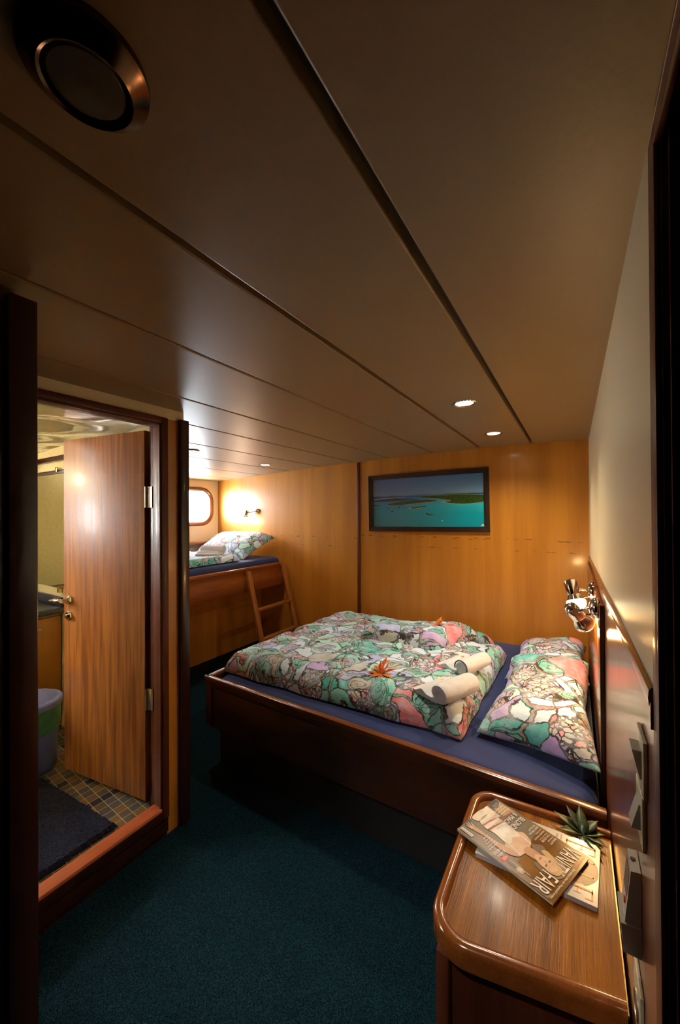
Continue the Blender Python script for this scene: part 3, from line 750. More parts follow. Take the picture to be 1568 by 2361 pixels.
def pad(corners, z0, th, n=(64, 40), edge=.16, wr=.012, seed=0, zfun=None, px=4, sag=0, edge_tuck=.0, wfun=None):
    """a stuffed, wrinkled textile: closed surface over a bilinear quad; th thickness at the middle"""
    nx, ny = n; A, B_, C_, D = [Vector(c) for c in corners]
    def P(u, v): return (A*(1-u)*(1-v)+D*u*(1-v)+C_*u*v+B_*(1-u)*v)
    mb = MB(); top = []; bot = []
    for i in range(nx+1):
        for j in range(ny+1):
            u, v = i/nx, j/ny
            # concentrate samples near edges
            u_ = .5-.5*math.cos(PI*u); v_ = .5-.5*math.cos(PI*v)
            u_ = .35*u_+.65*u; v_ = .35*v_+.65*v
            p = P(u_, v_)
            W_ = (D-A).length; H_ = (B_-A).length
            d = min(u_*W_, (1-u_)*W_); e = min(v_*H_, (1-v_)*H_)
            k = min(1, d/edge); l = min(1, e/edge)
            h = math.sqrt(max(0, 1-(1-k)**2))*math.sqrt(max(0, 1-(1-l)**2))
            q = Vector((p.x+.012*nz(p.x, p.y, seed+5, 6)*(1), p.y+.014*nz(p.x, p.y, seed+9, 6)))
            w_ = wr*(nz(q.x, q.y, seed, 5)+.6*nz(q.x*1.2, q.y, seed+2, 12)+.30*nz(q.x, q.y*1.3, seed+3, 26))*h
            rdg = wr*.9*(1-abs(nz(q.x, q.y, seed+7, 7))*2.2)*h*.4
            zb = z0(q.x, q.y) if callable(z0) else z0
            zadd = zfun(u_, v_) if zfun else 0
            top.append(Vector((q.x, q.y, zb+.012+(th-.012)*h+w_+rdg+zadd*h)))
            bot.append(Vector((q.x, q.y, zb+.002*h+(0.010)*(1-h))))
    m_ = ny+1; k = len(top)
    fs = [[i*m_+j, (i+1)*m_+j, (i+1)*m_+j+1, i*m_+j+1] for i in range(nx) for j in range(ny)]
    mb.add(top, fs); mb.add(bot, [f[::-1] for f in fs])
    bd = [(i, 0) for i in range(nx)]+[(nx, j) for j in range(ny)]+[(i, ny) for i in range(nx, 0, -1)]+[(0, j) for j in range(ny, 0, -1)]
    mb.f += [[a[0]*m_+a[1], k+a[0]*m_+a[1], k+b[0]*m_+b[1], b[0]*m_+b[1]] for a, b in zip(bd, bd[1:]+bd[:1])]
    mb.mi += [0]*len(bd)
    return mb
MT = .503
def mx(u, v): return 0
# front duvet
d1 = pad([(-1.885, 1.600, 0), (-1.855, 2.175, 0), (-.395, 2.80, 0), (-.42, 1.66, 0)], MT, .125, (110, 70), .085, .013, 1,
         zfun=lambda u, v: .012*math.sin(u*3.1)-.02*math.exp(-((u-.55)/.10)**2)*(1-v)*.6)
tag(obj('duvet', d1, 'print', smooth=3), 'patterned duvet on the near half of the double bed, towels on it', 'duvet')
d2 = pad([(-1.875, 2.225, 0), (-1.86, 2.95, 0), (-.50, 2.98, 0), (-.73, 2.31, 0)], lambda x, y: MT+.0+.112*min(1, max(0, (x+1.45)/.30))*min(1, max(0, (2.22+(x+1.86)*.40-y)/.1+.8)), .115, (90, 50), .075, .012, 12)
tag(obj('duvet', d2, 'print', smooth=3), 'patterned duvet on the far half of the double bed by the wall', 'duvet')
# pillows
def pillow(corners, base, th, seed, tilt, mat, label, cat='pillow', n=(36, 48), ears=.03):
    A, B_, C_, D = [Vector((*c, 0)) for c in corners]
    nx, ny = n; mb = MB(); top = []; bot = []
    for i in range(nx+1):
        for j in range(ny+1):
            u, v = i/nx, j/ny; uu = .5-.5*math.cos(PI*u); vv = .5-.5*math.cos(PI*v); uu = .5*(uu+u); vv = .5*(vv+v)
            p = A*(1-uu)*(1-vv)+D*uu*(1-vv)+C_*uu*vv+B_*(1-uu)*vv
            # pinch the sides in, keep corners as ears
            c = (A+B_+C_+D)/4; su = math.sin(PI*uu); sv = math.sin(PI*vv)
            edge_in = ears*(su*(1-sv)**2+sv*(1-su)**2)
            p = p+(c-p).normalized()*edge_in if (c-p).length > 1e-6 else p
            h = (max(0, 1-(2*uu-1)**4)**.55)*(max(0, 1-(2*vv-1)**4)**.55)
            z = base(uu, vv)
            w_ = .010*nz(p.x, p.y, seed, 8)*h+.014*(nz(uu*2, vv*16, seed)*(.35+abs(2*uu-1)**2))*h**.6
            top.append(Vector((p.x, p.y, z+.006+th*h*.80+w_))); bot.append(Vector((p.x, p.y, max(z-.2*th*h, z-.02)-0.0+.0)))
    m_ = ny+1; k = len(top)
    fs = [[i*m_+j, (i+1)*m_+j, (i+1)*m_+j+1, i*m_+j+1] for i in range(nx) for j in range(ny)]
    mb.add(top, fs); mb.add(bot, [f[::-1] for f in fs])
    bd = [(i, 0) for i in range(nx)]+[(nx, j) for j in range(ny)]+[(i, ny) for i in range(nx, 0, -1)]+[(0, j) for j in range(ny, 0, -1)]
    mb.f += [[a[0]*m_+a[1], k+a[0]*m_+a[1], k+b[0]*m_+b[1], b[0]*m_+b[1]] for a, b in zip(bd, bd[1:]+bd[:1])]; mb.mi += [0]*len(bd)
    return tag(obj('pillow', mb, mat, smooth=3), label, cat)
pillow([(-.35, 2.36), (-.335, 3.02), (.065, 3.06), (.065, 2.38)], lambda u, v: .525+.055*u, .125, 3, 0, 'print2', 'patterned pillow in the far corner of the double bed, under the reading lamps')
pillow([(-.375, 1.735), (-.325, 2.46), (.062, 2.46), (.075, 1.625)], lambda u, v: .520+.045*u+.10*max(0, v-.70)/.30, .15, 8, 0, 'print2', 'patterned pillow nearest the bedside table, overlapping the one behind')

# towels: rolled white terry with a loose flap, chocolate on the flap
def rolled_towel(c, ang, Lr, R, flap, label, zb, band='towelband', flapw=.17):
    d = Vector((math.cos(ang), math.sin(ang), 0)); s_ = Vector((-d.y, d.x, 0)); base = Vector((*c, zb))
    t_ = thing('rolled_towel', base, label, 'towel', None)
    # spiral section swept along the axis
    turns = 2.6; n = 80; pts = []
    for i in range(n+1):
        a = 2*PI*turns*i/n; r = R*(.22+.78*i/n); pts.append((r*math.cos(a-PI*.36-2*PI*turns), r*math.sin(a-PI*.36-2*PI*turns)))
    th = R*.275
    mb = MB(); rings = []
    NL = 40
    outer = pts; inner = []
    for i, (a, b) in enumerate(pts):
        l = math.hypot(a, b); inner.append((a*(l-th)/l, b*(l-th)/l))
    loop = outer+inner[::-1]
    for k in range(NL+1):
        s = k/NL; e = 1-.16*abs(2*s-1)**7; off = (s-.5)*Lr+.004*nz(s*3, R*90)
        rings.append([base+d*(off+.006*math.hypot(a, b)/R*math.copysign(abs(2*s-1)**6, .5-s))+s_*(a*e*1.10*(1+.10*nz(off*14, math.atan2(b, a)*1.3, R*50)))+Vector((0, 0, R*.94+b*e*.94*(1+.10*nz(off*17, math.atan2(b, a)*1.7, 3+R*50)))) for i_, (a, b) in enumerate(loop)])
    mb.loft(rings)
    mb.tube([base+d*(-.5*Lr+.004)+Vector((0, 0, R)), base+d*(.5*Lr-.004)+Vector((0, 0, R))], R*.40, 12)
    obj('roll', mb, 'towel', t_, smooth=1.0)
    # flap running away from the roll
    mb = MB(); nx_, ny_ = 16, 18; vt = []; vb = []
    f = s_ if flap > 0 else -s_
    for i in range(nx_+1):
        for j in range(ny_+1):
            u, v = i/nx_, j/ny_
            p = base+d*((u-.5)*(Lr*.92)+.02*v*0)+f*(R*.3+v*flapw)
            z = .010+.030*math.exp(-((v-.62)/.16)**2)*(.6+.4*math.sin(u*PI))+.004*nz(u*4, v*5)+R*.25*max(0, 1-v*4)
            vt.append(p+Vector((0, 0, z+.006))); vb.append(p+Vector((0, 0, .001)))
    m_ = ny_+1; k0 = len(vt); fs = [[i*m_+j, (i+1)*m_+j, (i+1)*m_+j+1, i*m_+j+1] for i in range(nx_) for j in range(ny_)]
    mb.add(vt, fs); mb.add(vb, [q[::-1] for q in fs])
    bd = [(i, 0) for i in range(nx_)]+[(nx_, j) for j in range(ny_)]+[(i, ny_) for i in range(nx_, 0, -1)]+[(0, j) for j in range(ny_, 0, -1)]
    mb.f += [[a[0]*m_+a[1], k0+a[0]*m_+a[1], k0+b[0]*m_+b[1], b[0]*m_+b[1]] for a, b in zip(bd, bd[1:]+bd[:1])]; mb.mi += [0]*len(bd)
    obj('flap', mb, 'towel', t_, smooth=1.0)
    if band:
        mb = MB().tube([base-d*(Lr*.5+.001)+s_*(R*.80*math.cos(a))+Vector((0, 0, R+R*.78*math.sin(a))) for a in [-.3+PI*1.5*j/16 for j in range(17)]], .0035, 8)
        obj('edge_band', mb, band, t_)
    return t_
TZ = MT+.122
rolled_towel((-.475, 2.14), math.radians(70), .24, .047, 1, 'rolled white towel, the far one, with navy trimmed end', TZ+.004, flapw=.15)
rolled_towel((-.480, 1.785), math.radians(66), .25, .055, 1, 'rolled white towel, the near one, at the duvet edge', TZ, band=None, flapw=.15)
M_['flower'] = plain('cream_petal', (.90, .80, .50), .5)
def small_flower(c, label):
    t_ = thing('flower', c, label, 'flower')
    mb = MB()
    for k in range(5):
        a = 2*PI*k/5; d = Vector((math.cos(a), math.sin(a), 0)); q = Vector((-d.y, d.x, 0)); c_ = Vector(c)
        mb.loft([[c_+d*r+q*w*math.cos(th)+Vector((0, 0, .004+h+.002*math.sin(th))) for th in [2*PI*j/8 for j in range(8)]] for r, w, h in ((.002, .002, 0), (.007, .006, .003), (.012, .006, .005), (.016, .002, .005))])
    obj('petals', mb, 'flower', t_); t_['group'] = 'cream flowers on the towels'
small_flower((-.575, 1.860, TZ+.036), 'small cream flower on the flap of the near rolled towel')
small_flower((-.560, 2.215, TZ+.040), 'small cream flower on the flap of the far rolled towel')

# leaf stars
def leaf_mb(p, ang, L, w, tilt, droop, twist=0):
    mb = MB(); n = 10; rows = []
    for i in range(n+1):
        s = i/n; r = L*s; wd = w*math.sin(PI*min(1, s*.92+.06))**.8*(1 if s < .5 else (1-((s-.5)/.5)**1.8)+.02)
        z = math.sin(tilt)*r-droop*s*s*L
        c = Vector((math.cos(ang)*r*math.cos(tilt), math.sin(ang)*r*math.cos(tilt), z)); sd = Vector((-math.sin(ang), math.cos(ang), 0))
        rows.append([Vector(p)+c+sd*wd+Vector((0, 0, wd*.35)), Vector(p)+c+Vector((0, 0, -.0)), Vector(p)+c-sd*wd+Vector((0, 0, wd*.35))])
    low = [[q-Vector((0, 0, .0008)) for q in r] for r in rows]
    v = [q for r in rows for q in r]+[q for r in low for q in r]; k = 3*(n+1)
    fs = []
    for i in range(n):
        for j in (0, 1):
            a = [i*3+j, (i+1)*3+j, (i+1)*3+j+1, i*3+j+1]; fs.append(a); fs.append([q+k for q in a[::-1]])
        fs.append([i*3, i*3+k, (i+1)*3+k, (i+1)*3]); fs.append([i*3+2, (i+1)*3+2, (i+1)*3+2+k, i*3+2+k])
    return mb.add(v, fs)
def leafmat(name, c1, c2, c3):
    t = NT(name); a = t.noise(t.coord(), 60, 4, .6, .5)
    return t.fin(t.ramp(a.outputs[0], [(.3, c1), (.5, c2), (.7, c3)]), .38, 0, .1)
M_['redleaf'] = leafmat('red_autumn_leaf', (.30, .02, .008), (.60, .10, .012), (.70, .22, .03))
M_['orangeleaf'] = leafmat('orange_autumn_leaf', (.50, .07, .012), (.68, .20, .02), (.72, .30, .05))
M_['greenleaf'] = leafmat('dark_green_leaf', (.008, .018, .005), (.03, .055, .008), (.09, .09, .015))
def sprig(name, c, leaves, mats, label, cat='leaves'):
    t_ = thing(name, c, label, cat)
    for k, (a, L_, w_, tl, dr) in enumerate(leaves):
        obj('leaf', leaf_mb(Vector(c)+Vector((0, 0, .004)), math.radians(a), L_, w_, math.radians(tl), dr), mats[k % len(mats)], t_, smooth=3)
    obj('stem', MB().tube([Vector(c), Vector(c)+Vector((.004, .002, .014))], [.004, .002], 8), mats[0], t_)
sprig('leaf_sprig', (-.885, 1.825, MT+.128), [(95, .11, .015, 38, 0), (150, .085, .015, 22, .1), (200, .085, .014, 8, .1), (245, .085, .014, 6, .1), (290, .10, .016, 4, .1), (335, .09, .015, 10, .1), (25, .09, .015, 25, .1), (60, .085, .014, 50, 0), (122, .07, .013, 55, 0)],
      ['redleaf', 'orangeleaf'], 'star of red and orange leaves in the middle of the near duvet')
sprig('leaf_sprig', (-.81, 2.52, MT+.212), [(80, .11, .016, 30, 0), (140, .10, .016, 10, .05), (185, .12, .016, 4, .05), (300, .09, .015, 6, 0), (350, .12, .015, 4, .05), (40, .09, .015, 40, 0)],
      ['orangeleaf', 'redleaf'], 'star of orange leaves on the far duvet near the wall')

# ------------------------------------------------------------------ upper bunk
UX1 = -2.68; UZ = .985
bunk = thing('bunk_bed', (-3.2, 2.1, .72), 'raised mahogany bunk under the porthole', 'bunk bed')
obj('side_board', MB().box((UX1-.022, YP+.05, .748), (UX1, 3.045, UZ-.03), .002), 'mahog_y', bunk)
obj('top_rim', MB().box((UX1-.034, YP+.05, UZ-.032), (UX1+.010, 3.055, UZ), .006), 'mahog_y', bunk)
obj('base_board', MB().box((XH+.002, YP+.05, .80), (UX1-.022, YB-.003, .82)), 'honey_left', bunk)
obj('side_panel', MB().box((UX1-.022, 3.045, .748), (UX1+.0, YB-.002, UZ-.03), .002), 'mahog_y', bunk)
obj('under_panel', MB().box((-3.06, YP+.05, .075), (-3.04, YB-.003, .80)), 'honey_left', bunk)
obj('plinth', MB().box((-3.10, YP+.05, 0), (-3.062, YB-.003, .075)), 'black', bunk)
tag(obj('mattress', mattress(XH+.03, UX1-.036, YP+.07, YB-.02, .821, 1.035, .05), 'navy'), 'bunk mattress in a navy blue fitted sheet below the porthole', 'mattress')
d3 = pad([(-3.68, 1.30, 0), (-3.66, 2.62, 0), (-2.80, 2.60, 0), (-2.77, 1.30, 0)], 1.036, .070, (50, 60), .06, .008, 20)
tag(obj('duvet', d3, 'print3', smooth=3), 'patterned duvet folded on the raised bunk', 'duvet')
pillow([(-3.62, 2.66), (-3.66, 3.07), (-2.78, 3.09), (-2.86, 2.70)], lambda u, v: 1.040+.20*v, .13, 30, 0, 'print3', 'patterned pillow propped against the back wall on the raised bunk')
pillow([(-3.70, 2.02), (-3.70, 2.32), (-3.46, 2.32), (-3.46, 2.02)], lambda u, v: 1.118, .10, 31, 0, 'print3', 'small patterned cushion at the left edge of the raised bunk', 'cushion', (16, 16), .012)
rolled_towel((-3.04, 2.47), math.radians(205), .24, .052, 1, 'rolled white towel on the raised bunk', 1.108, band=None, flapw=.13)

ld = thing('bunk_ladder', (-2.5, 2.8, 0), 'wooden ladder leaning on the raised bunk', 'ladder')
def ladx(z): return -2.385-(.255*z/.95)
for y in (2.555, 3.065):
    obj('stile', MB().bar((ladx(0), y, .0), (ladx(.955), y, .955), .030, .050, bev=.006, upv=(0, 1, 0)), 'ladder', ld)
for z in (.055, .325, .59):
    obj('rung', MB().bar((ladx(z)-.004, 2.568, z), (ladx(z)-.004, 3.052, z), .050, .026, bev=.004), 'ladder', ld)

# ------------------------------------------------------------------ reading lamps
M_['bulbon'] = plain('lit_reflector_bulb', (1, .9, .7), .3, emit=((1, .80, .45), 28))
def reading_lamp(base, nrm, headc, hdir, label, W_=6, sc=1.0, lc=(1, .56, .20), hood=0):
    t_ = thing('reading_lamp', base, label, 'lamp')
    b = Vector(base); n = Vector(nrm).normalized(); h = Vector(headc); d = Vector(hdir).normalized()
    obj('wall_cup', MB().lathe(b, n, [(.033*sc, .0005), (.034*sc, .004), (.032*sc, .014), (.024*sc, .024), (.012*sc, .030), (.001, .032)], 32), 'chrome', t_)
    a0 = b+n*.026; a1 = h+(a0-h).normalized()*.022*sc
    obj('arm', MB().tube([a0, a1], .0045*sc, 12).lathe(a1, (a0-a1), [(.0, -.006), (.007, 0), (.007, .004), (.0, .010)], 14), 'chrome', t_)
    obj('switch_knob', MB().tube([b+n*.018+Vector((0, 0, -.022*sc)), b+n*.040+Vector((0, 0, -.026*sc))], [.005, .0055], 12), 'chrome', t_)
    R = .021*sc
    obj('shade', MB().lathe(h-d*.036*sc, d, [(.001, 0), (R*.6, .002), (R*.95, .009), (R*1.05, .02), (R*1.05, .056*sc), (R*.98, .060*sc)], 30), 'chrome', t_)
    bu = obj('bulb', MB().lathe(h+d*.020*sc, d, [(R*.9, 0), (R*1.0, .006), (R*1.25, .016*sc), (R*1.42, .024*sc)]+([(R*1.54, .032*sc), (R*1.50, .042*sc)] if hood else []), 30), 'chrome', t_)
    obj('bulb_face', MB().lathe(h+d*.020*sc, d, ([] if hood else [(R*1.42, .024*sc), (R*1.50, .032*sc)])+[(R*1.42, .042*sc), (R*1.1, .051*sc), (R*.6, .056*sc), (.001, .058*sc)], 30), 'bulbon', bu)
    lamp('reading_lamp_light', 'POINT', h+d*.092*sc, W_, lc, .018)
hx = .0785
reading_lamp((hx, 2.12, 1.13), (-1, 0, 0), (-.010, 2.11, 1.135), (.25, -.35, -.9), 'chrome reading lamp on the headboard, the farther and upper of two', 5, 1.3)
reading_lamp((hx, 1.775, 1.125), (-1, 0, 0), (.000, 1.80, 1.092), (.50, .50, -.75), 'chrome reading lamp on the headboard, the nearer and lower of two', 3.5, 1.2, hood=1)
reading_lamp((-3.10, YB-.001, 1.535), (0, -1, 0), (-3.19, YB-.085, 1.515), (-.35, -.15, -1), 'chrome reading lamp on the back wall over the raised bunk pillow', 6, 1.0, (1, .76, .50))

# ------------------------------------------------------------------ bedside table
NS = .500
outer = rounded([(.088, 1.435), (-.313, 1.410), (-.313, .845), (.083, .925)], [0, .075, .085, 0], 10)
inner = rounded([(.088, 1.404), (-.283, 1.380), (-.283, .880), (.083, .955)], [0, .05, .06, 0], 10)
nst = thing('bedside_table', (-.1, 1.15, 0), 'brown wooden bedside table with a raised rounded rim', 'bedside table')
n = len(outer)
prof = [(0, -.034), (.0, .000), (.06, .007), (.25, .013), (.6, .015), (.85, .012), (1, .004), (1.0, -.004)]
mb = MB(); rings = [[Vector((o_.x*(1-k)+i_.x*k, o_.y*(1-k)+i_.y*k, NS+z)) for o_, i_ in zip(outer, inner)] for k, z in prof]
vs = [p for r in rings for p in r]
mb.add(vs, [[a*n+j, a*n+j+1, (a+1)*n+j+1, (a+1)*n+j] for a in range(len(prof)-1) for j in range(n-1)])
obj('rim', mb, 'standrim', nst, smooth=1.2)
obj('table_top', MB().prism([(p.x, p.y) for p in inner], NS-.03, NS-.0), 'stand', nst, smooth=None)
obj('gold_edge', MB().box((.0835, .93, NS-.005), (.0860, 1.38, NS+.0025)), 'brass', nst)
body = [(.080, 1.40), (-.275, 1.385), (-.280, .885), (.078, .955)]
obj('body', MB().prism(body, 0.0, NS-.030), 'mahog_z', nst, smooth=None)
obj('corner_post', MB().box((-.286, .868, 0), (-.255, .90, NS-.031), .006), 'mahog_z', nst)

# ------------------------------------------------------------------ magazines
M_['paper'] = plain('page_edges', (.55, .54, .60), .6)
M_['w'] = plain('ink_white', (.86, .80, .72), .35)
M_['red'] = plain('ink_red', (.62, .05, .03), .35)
M_['skin'] = plain('ink_skin', (.70, .42, .24), .3, var=.12)
M_['skin2'] = plain('ink_skin_shade', (.52, .25, .11), .3)
M_['hair'] = plain('ink_hair', (.14, .065, .02), .3)
M_['blondh'] = plain('ink_blond', (.55, .34, .13), .3)
M_['dress'] = plain('ink_dress', (.78, .66, .50), .3, var=.15)
M_['inkdark'] = plain('ink_dark', (.05, .03, .018), .3)
M_['tan'] = plain('ink_tan', (.50, .33, .15), .3)
M_['tan2'] = plain('ink_tan_dark', (.20, .11, .045), .3)
M_['olivebg'] = plain('ink_olive', (.15, .10, .045), .3)
M_['lips'] = plain('ink_lips', (.50, .10, .07), .3)
def gloss(m):
    t = NT('glossy_cover'); a = t.noise(t.coord(), 9, 3, .5)
    return t.fin(t.ramp(a.outputs[0], [(.3, (.12, .045, .004)), (.7, (.30, .125, .013))]), .2, 0, .0, .22)
M_['cover'] = gloss(0)
M_['cover2'] = plain('pale_cover', (.70, .58, .42), .22, 0, .4)
for k_ in ('w', 'skin', 'dress', 'tan', 'cover2'): M_[k_].node_tree.nodes['Principled BSDF'].inputs['Coat Weight'].default_value = .4

def magazine(BL, BR, TL, z0, th, cov, nm, label, art):
    BL, BR, TL = Vector((*BL, 0)), Vector((*BR, 0)), Vector((*TL, 0)); U = BR-BL; V = TL-BL
    def fr(u, v, h): 
        p = BL+U*u+V*v; return Vector((p.x, p.y, z0(u, v)+th+h))
    t_ = thing(nm, BL+U*.5+V*.5+Vector((0, 0, z0(.5, .5))), label, 'magazine')
    mb = MB(); n = 12
    g = [[(i/n, j/n) for j in range(n+1)] for i in range(n+1)]
    vs = [fr(u, v, -.0007) for r in g for u, v in r]+[fr(u, v, -th) for r in g for u, v in r]; k = (n+1)**2; m_ = n+1
    fs = [[i*m_+j, (i+1)*m_+j, (i+1)*m_+j+1, i*m_+j+1] for i in range(n) for j in range(n)]
    fs += [[q+k for q in f[::-1]] for f in fs]
    bd = [(i, 0) for i in range(n)]+[(n, j) for j in range(n)]+[(i, n) for i in range(n, 0, -1)]+[(0, j) for j in range(n, 0, -1)]
    fs += [[a[0]*m_+a[1], k+a[0]*m_+a[1], k+b[0]*m_+b[1], b[0]*m_+b[1]] for a, b in zip(bd, bd[1:]+bd[:1])]
    mb.add(vs, fs); obj('pages', mb, 'paper', t_)
    mb = MB(); mb.add([fr(u*1.006-.003, v*1.006-.003, 0) for r in g for u, v in r], [[i*m_+j, (i+1)*m_+j, (i+1)*m_+j+1, i*m_+j+1] for i in range(n) for j in range(n)], cov)
    art(mb, fr); mb.keepn = True
    obj('cover', mb, cov, t_, smooth=None)
    return t_
LY = .00022
def art1(mb, fr):
    def S(pts, m, lay=1, n=5): 
        ps = smooth_closed([Vector(p) for p in pts], n); mb.flat([(p.x, p.y) for p in ps], LY*lay, m, fr)
    def Q(pts, m, lay=1): mb.flat(pts, LY*lay, m, fr)
    # room behind the figure
    Q([(.0, .0), (1, 0), (1, .62), (0, .52)], 'olivebg', 1)
    Q([(.03, .02), (.22, .02), (.24, .20), (.03, .24)], 'tan', 2); Q([(.26, 0), (.62, 0), (.60, .16), (.28, .17)], 'dress', 2)
    Q([(.80, .20), (.96, .16), (.96, .62), (.82, .66)], 'tan2', 2); Q([(.88, .10), (.985, .08), (.985, .95), (.90, .98)], 'tan2', 3)
    Q([(.90, .45), (.93, .45), (.93, .66), (.90, .66)], 'inkdark', 4); Q([(.86, .34), (.875, .34), (.875, .75), (.86, .75)], 'tan', 4)
    S([(.05, .0), (.2, .0), (.24, .05), (.16, .09), (.05, .06)], 'inkdark', 4)
    # hair behind
    S([(.36, .60), (.30, .66), (.36, .74), (.34, .84), (.42, .93), (.56, .95), (.67, .90), (.70, .80), (.66, .70), (.58, .72), (.48, .64), (.40, .58)], 'hair', 5)
    # body and dress
    S([(.30, .46), (.36, .56), (.48, .60), (.54, .66), (.60, .60), (.72, .58), (.78, .52), (.74, .44), (.66, .40), (.62, .30), (.40, .30), (.36, .40)], 'skin', 6)
    S([(.34, .20), (.36, .40), (.42, .46), (.50, .42), (.60, .45), (.66, .40), (.64, .28), (.66, .16), (.60, .08), (.40, .08)], 'dress', 7)
    S([(.40, .30), (.44, .38), (.50, .34), (.58, .38), (.62, .32), (.52, .27)], 'w', 8)
    S([(.40, .08), (.62, .08), (.64, .0), (.38, .0)], 'dress', 7)
    Q([(.37, .44), (.385, .44), (.42, .58), (.405, .58)], 'w', 9); Q([(.64, .43), (.655, .43), (.70, .58), (.685, .58)], 'w', 9)
    Q([(.34, .24), (.66, .20), (.66, .215), (.34, .255)], 'tan2', 9); Q([(.35, .17), (.65, .13), (.65, .14), (.35, .18)], 'tan2', 9)
    # arm reaching down to the hand
    S([(.72, .58), (.80, .50), (.82, .36), (.80, .24), (.83, .12), (.80, .07), (.76, .12), (.755, .24), (.74, .36), (.70, .48)], 'skin2', 8)
    for q in ((.78, .10, .74, .035), (.80, .09, .775, .02), (.815, .09, .81, .015), (.825, .10, .845, .03)):
        a = Vector(q[:2]); b = Vector(q[2:]); s = Vector((-(b-a).y, (b-a).x)).normalized()*.009
        mb.flat([tuple(a-s), tuple(a+s), tuple(b+s*.6), tuple(b-s*.6)], LY*9, 'skin', fr)
    S([(.70, .0), (.82, .0), (.84, .05), (.74, .06)], 'inkdark', 6)
    # head
    S([(.47, .58), (.60, .58), (.58, .72), (.47, .72)], 'skin2', 7)
    S([(.47, .70), (.52, .665), (.58, .69), (.62, .76), (.615, .84), (.56, .885), (.48, .875), (.435, .81), (.44, .74)], 'skin', 9)
    S([(.43, .80), (.44, .87), (.50, .92), (.60, .91), (.64, .84), (.62, .80), (.60, .86), (.52, .88), (.46, .85)], 'blondh', 10)
    S([(.43, .72), (.39, .68), (.34, .72), (.38, .80), (.42, .86), (.435, .80)], 'blondh', 8)
    S([(.495, .718), (.525, .708), (.555, .722), (.525, .728)], 'lips', 11)
    for ex in (.475, .570): S([(ex-.025, .79), (ex, .80), (ex+.025, .79), (ex, .782)], 'inkdark', 11); Q([(ex-.03, .815), (ex+.03, .82), (ex+.03, .826), (ex-.03, .822)], 'blondh', 11)
    Q([(.52, .75), (.538, .75), (.534, .79), (.524, .79)], 'skin2', 11)
    # text
    T = lambda s, m, x0, y0, x1, y1, lay=13: mb.text(s, m, fr, x0, y0, x1, y1, LY*lay)
    T('VANITY', 'w', .03, .80, .545, .945, 6.5); T('FAIR', 'w', .66, .79, .985, .94, 12)
    T('SCHÖNHEIT', 'red', .04, .962, .30, .982); T('Das intime Leben der Hauptstadt-Society', 'w', .34, .958, .97, .985)
    T('BLOND', 'w', .06, .325, .36, .385); T('& MÄCHTIG', 'w', .06, .245, .53, .310)
    T('DIE 25 WICHTIGSTEN BLONDINEN', 'red', .06, .205, .66, .232)
    T('So manchen Männern kommt', 'w', .06, .172, .56, .192)
    T('GELD ODER LIEBE', 'red', .30, .139, .66, .160); T('diesmal viel', 'w', .06, .139, .27, .157)
    T('fragt uns das Titelblatt heute', 'w', .06, .105, .62, .126)
    for k in range(5): T('aus der Redaktion', 'w', .08, .045+.010*k, .22, .051+.010*k)
    T('BRAD PITT', 'w', .04, .69, .20, .712); T('im Interview', 'w', .04, .665, .18, .682)
    T('TOM CRUISE', 'w', .04, .625, .25, .648); T('Valkyrie als Chance', 'w', .04, .602, .24, .618)
    T('BENJAMIN VELLUNG', 'w', .04, .565, .30, .587); T('neue Rollen', 'w', .04, .543, .20, .558)
    T('HEIDE SIMONIS', 'w', .04, .500, .27, .522); T('WAS MACHT', 'w', .04, .47, .22, .490)
    Q([(.84, .49), (.955, .47), (.965, .52), (.85, .54)], 'red', 5); T('MODE', 'w', .86, .495, .94, .520, 13)
    T('ES WIRD', 'w', .80, .445, .96, .472); T('HEISS!', 'w', .82, .408, .96, .435)
    for k in range(5): T('die Trends für den Sommer'[:22-2*k], 'w', .76, .385-.028*k-.03, .95-.02*k, .375-.028*k)
    # price disc and barcode
    c = [(.90+.048*math.cos(a)*1, .665+.037*math.sin(a)) for a in [2*PI*i/24 for i in range(24)]]; mb.flat(c, LY*5, 'tan', fr)
    T('2€', 'w', .87, .648, .93, .684)
    Q([(.80, .015), (.97, .02), (.97, .075), (.80, .07)][0:0] or [(.915, .02), (.965, .02), (.965, .16), (.915, .16)], 'w', 12)
    for k in range(16):
        y_ = .027+.0078*k; Q([(.925, y_), (.958, y_), (.958, y_+.0022+.0028*(k % 3 == 0)), (.925, y_+.0022+.0028*(k % 3 == 0))], 'inkdark', 13)
def z1(u, v): return NS+.0165+.0035*(1-v)+.004*math.exp(-((v-1)/.12)**2)*u*(1-u)*0
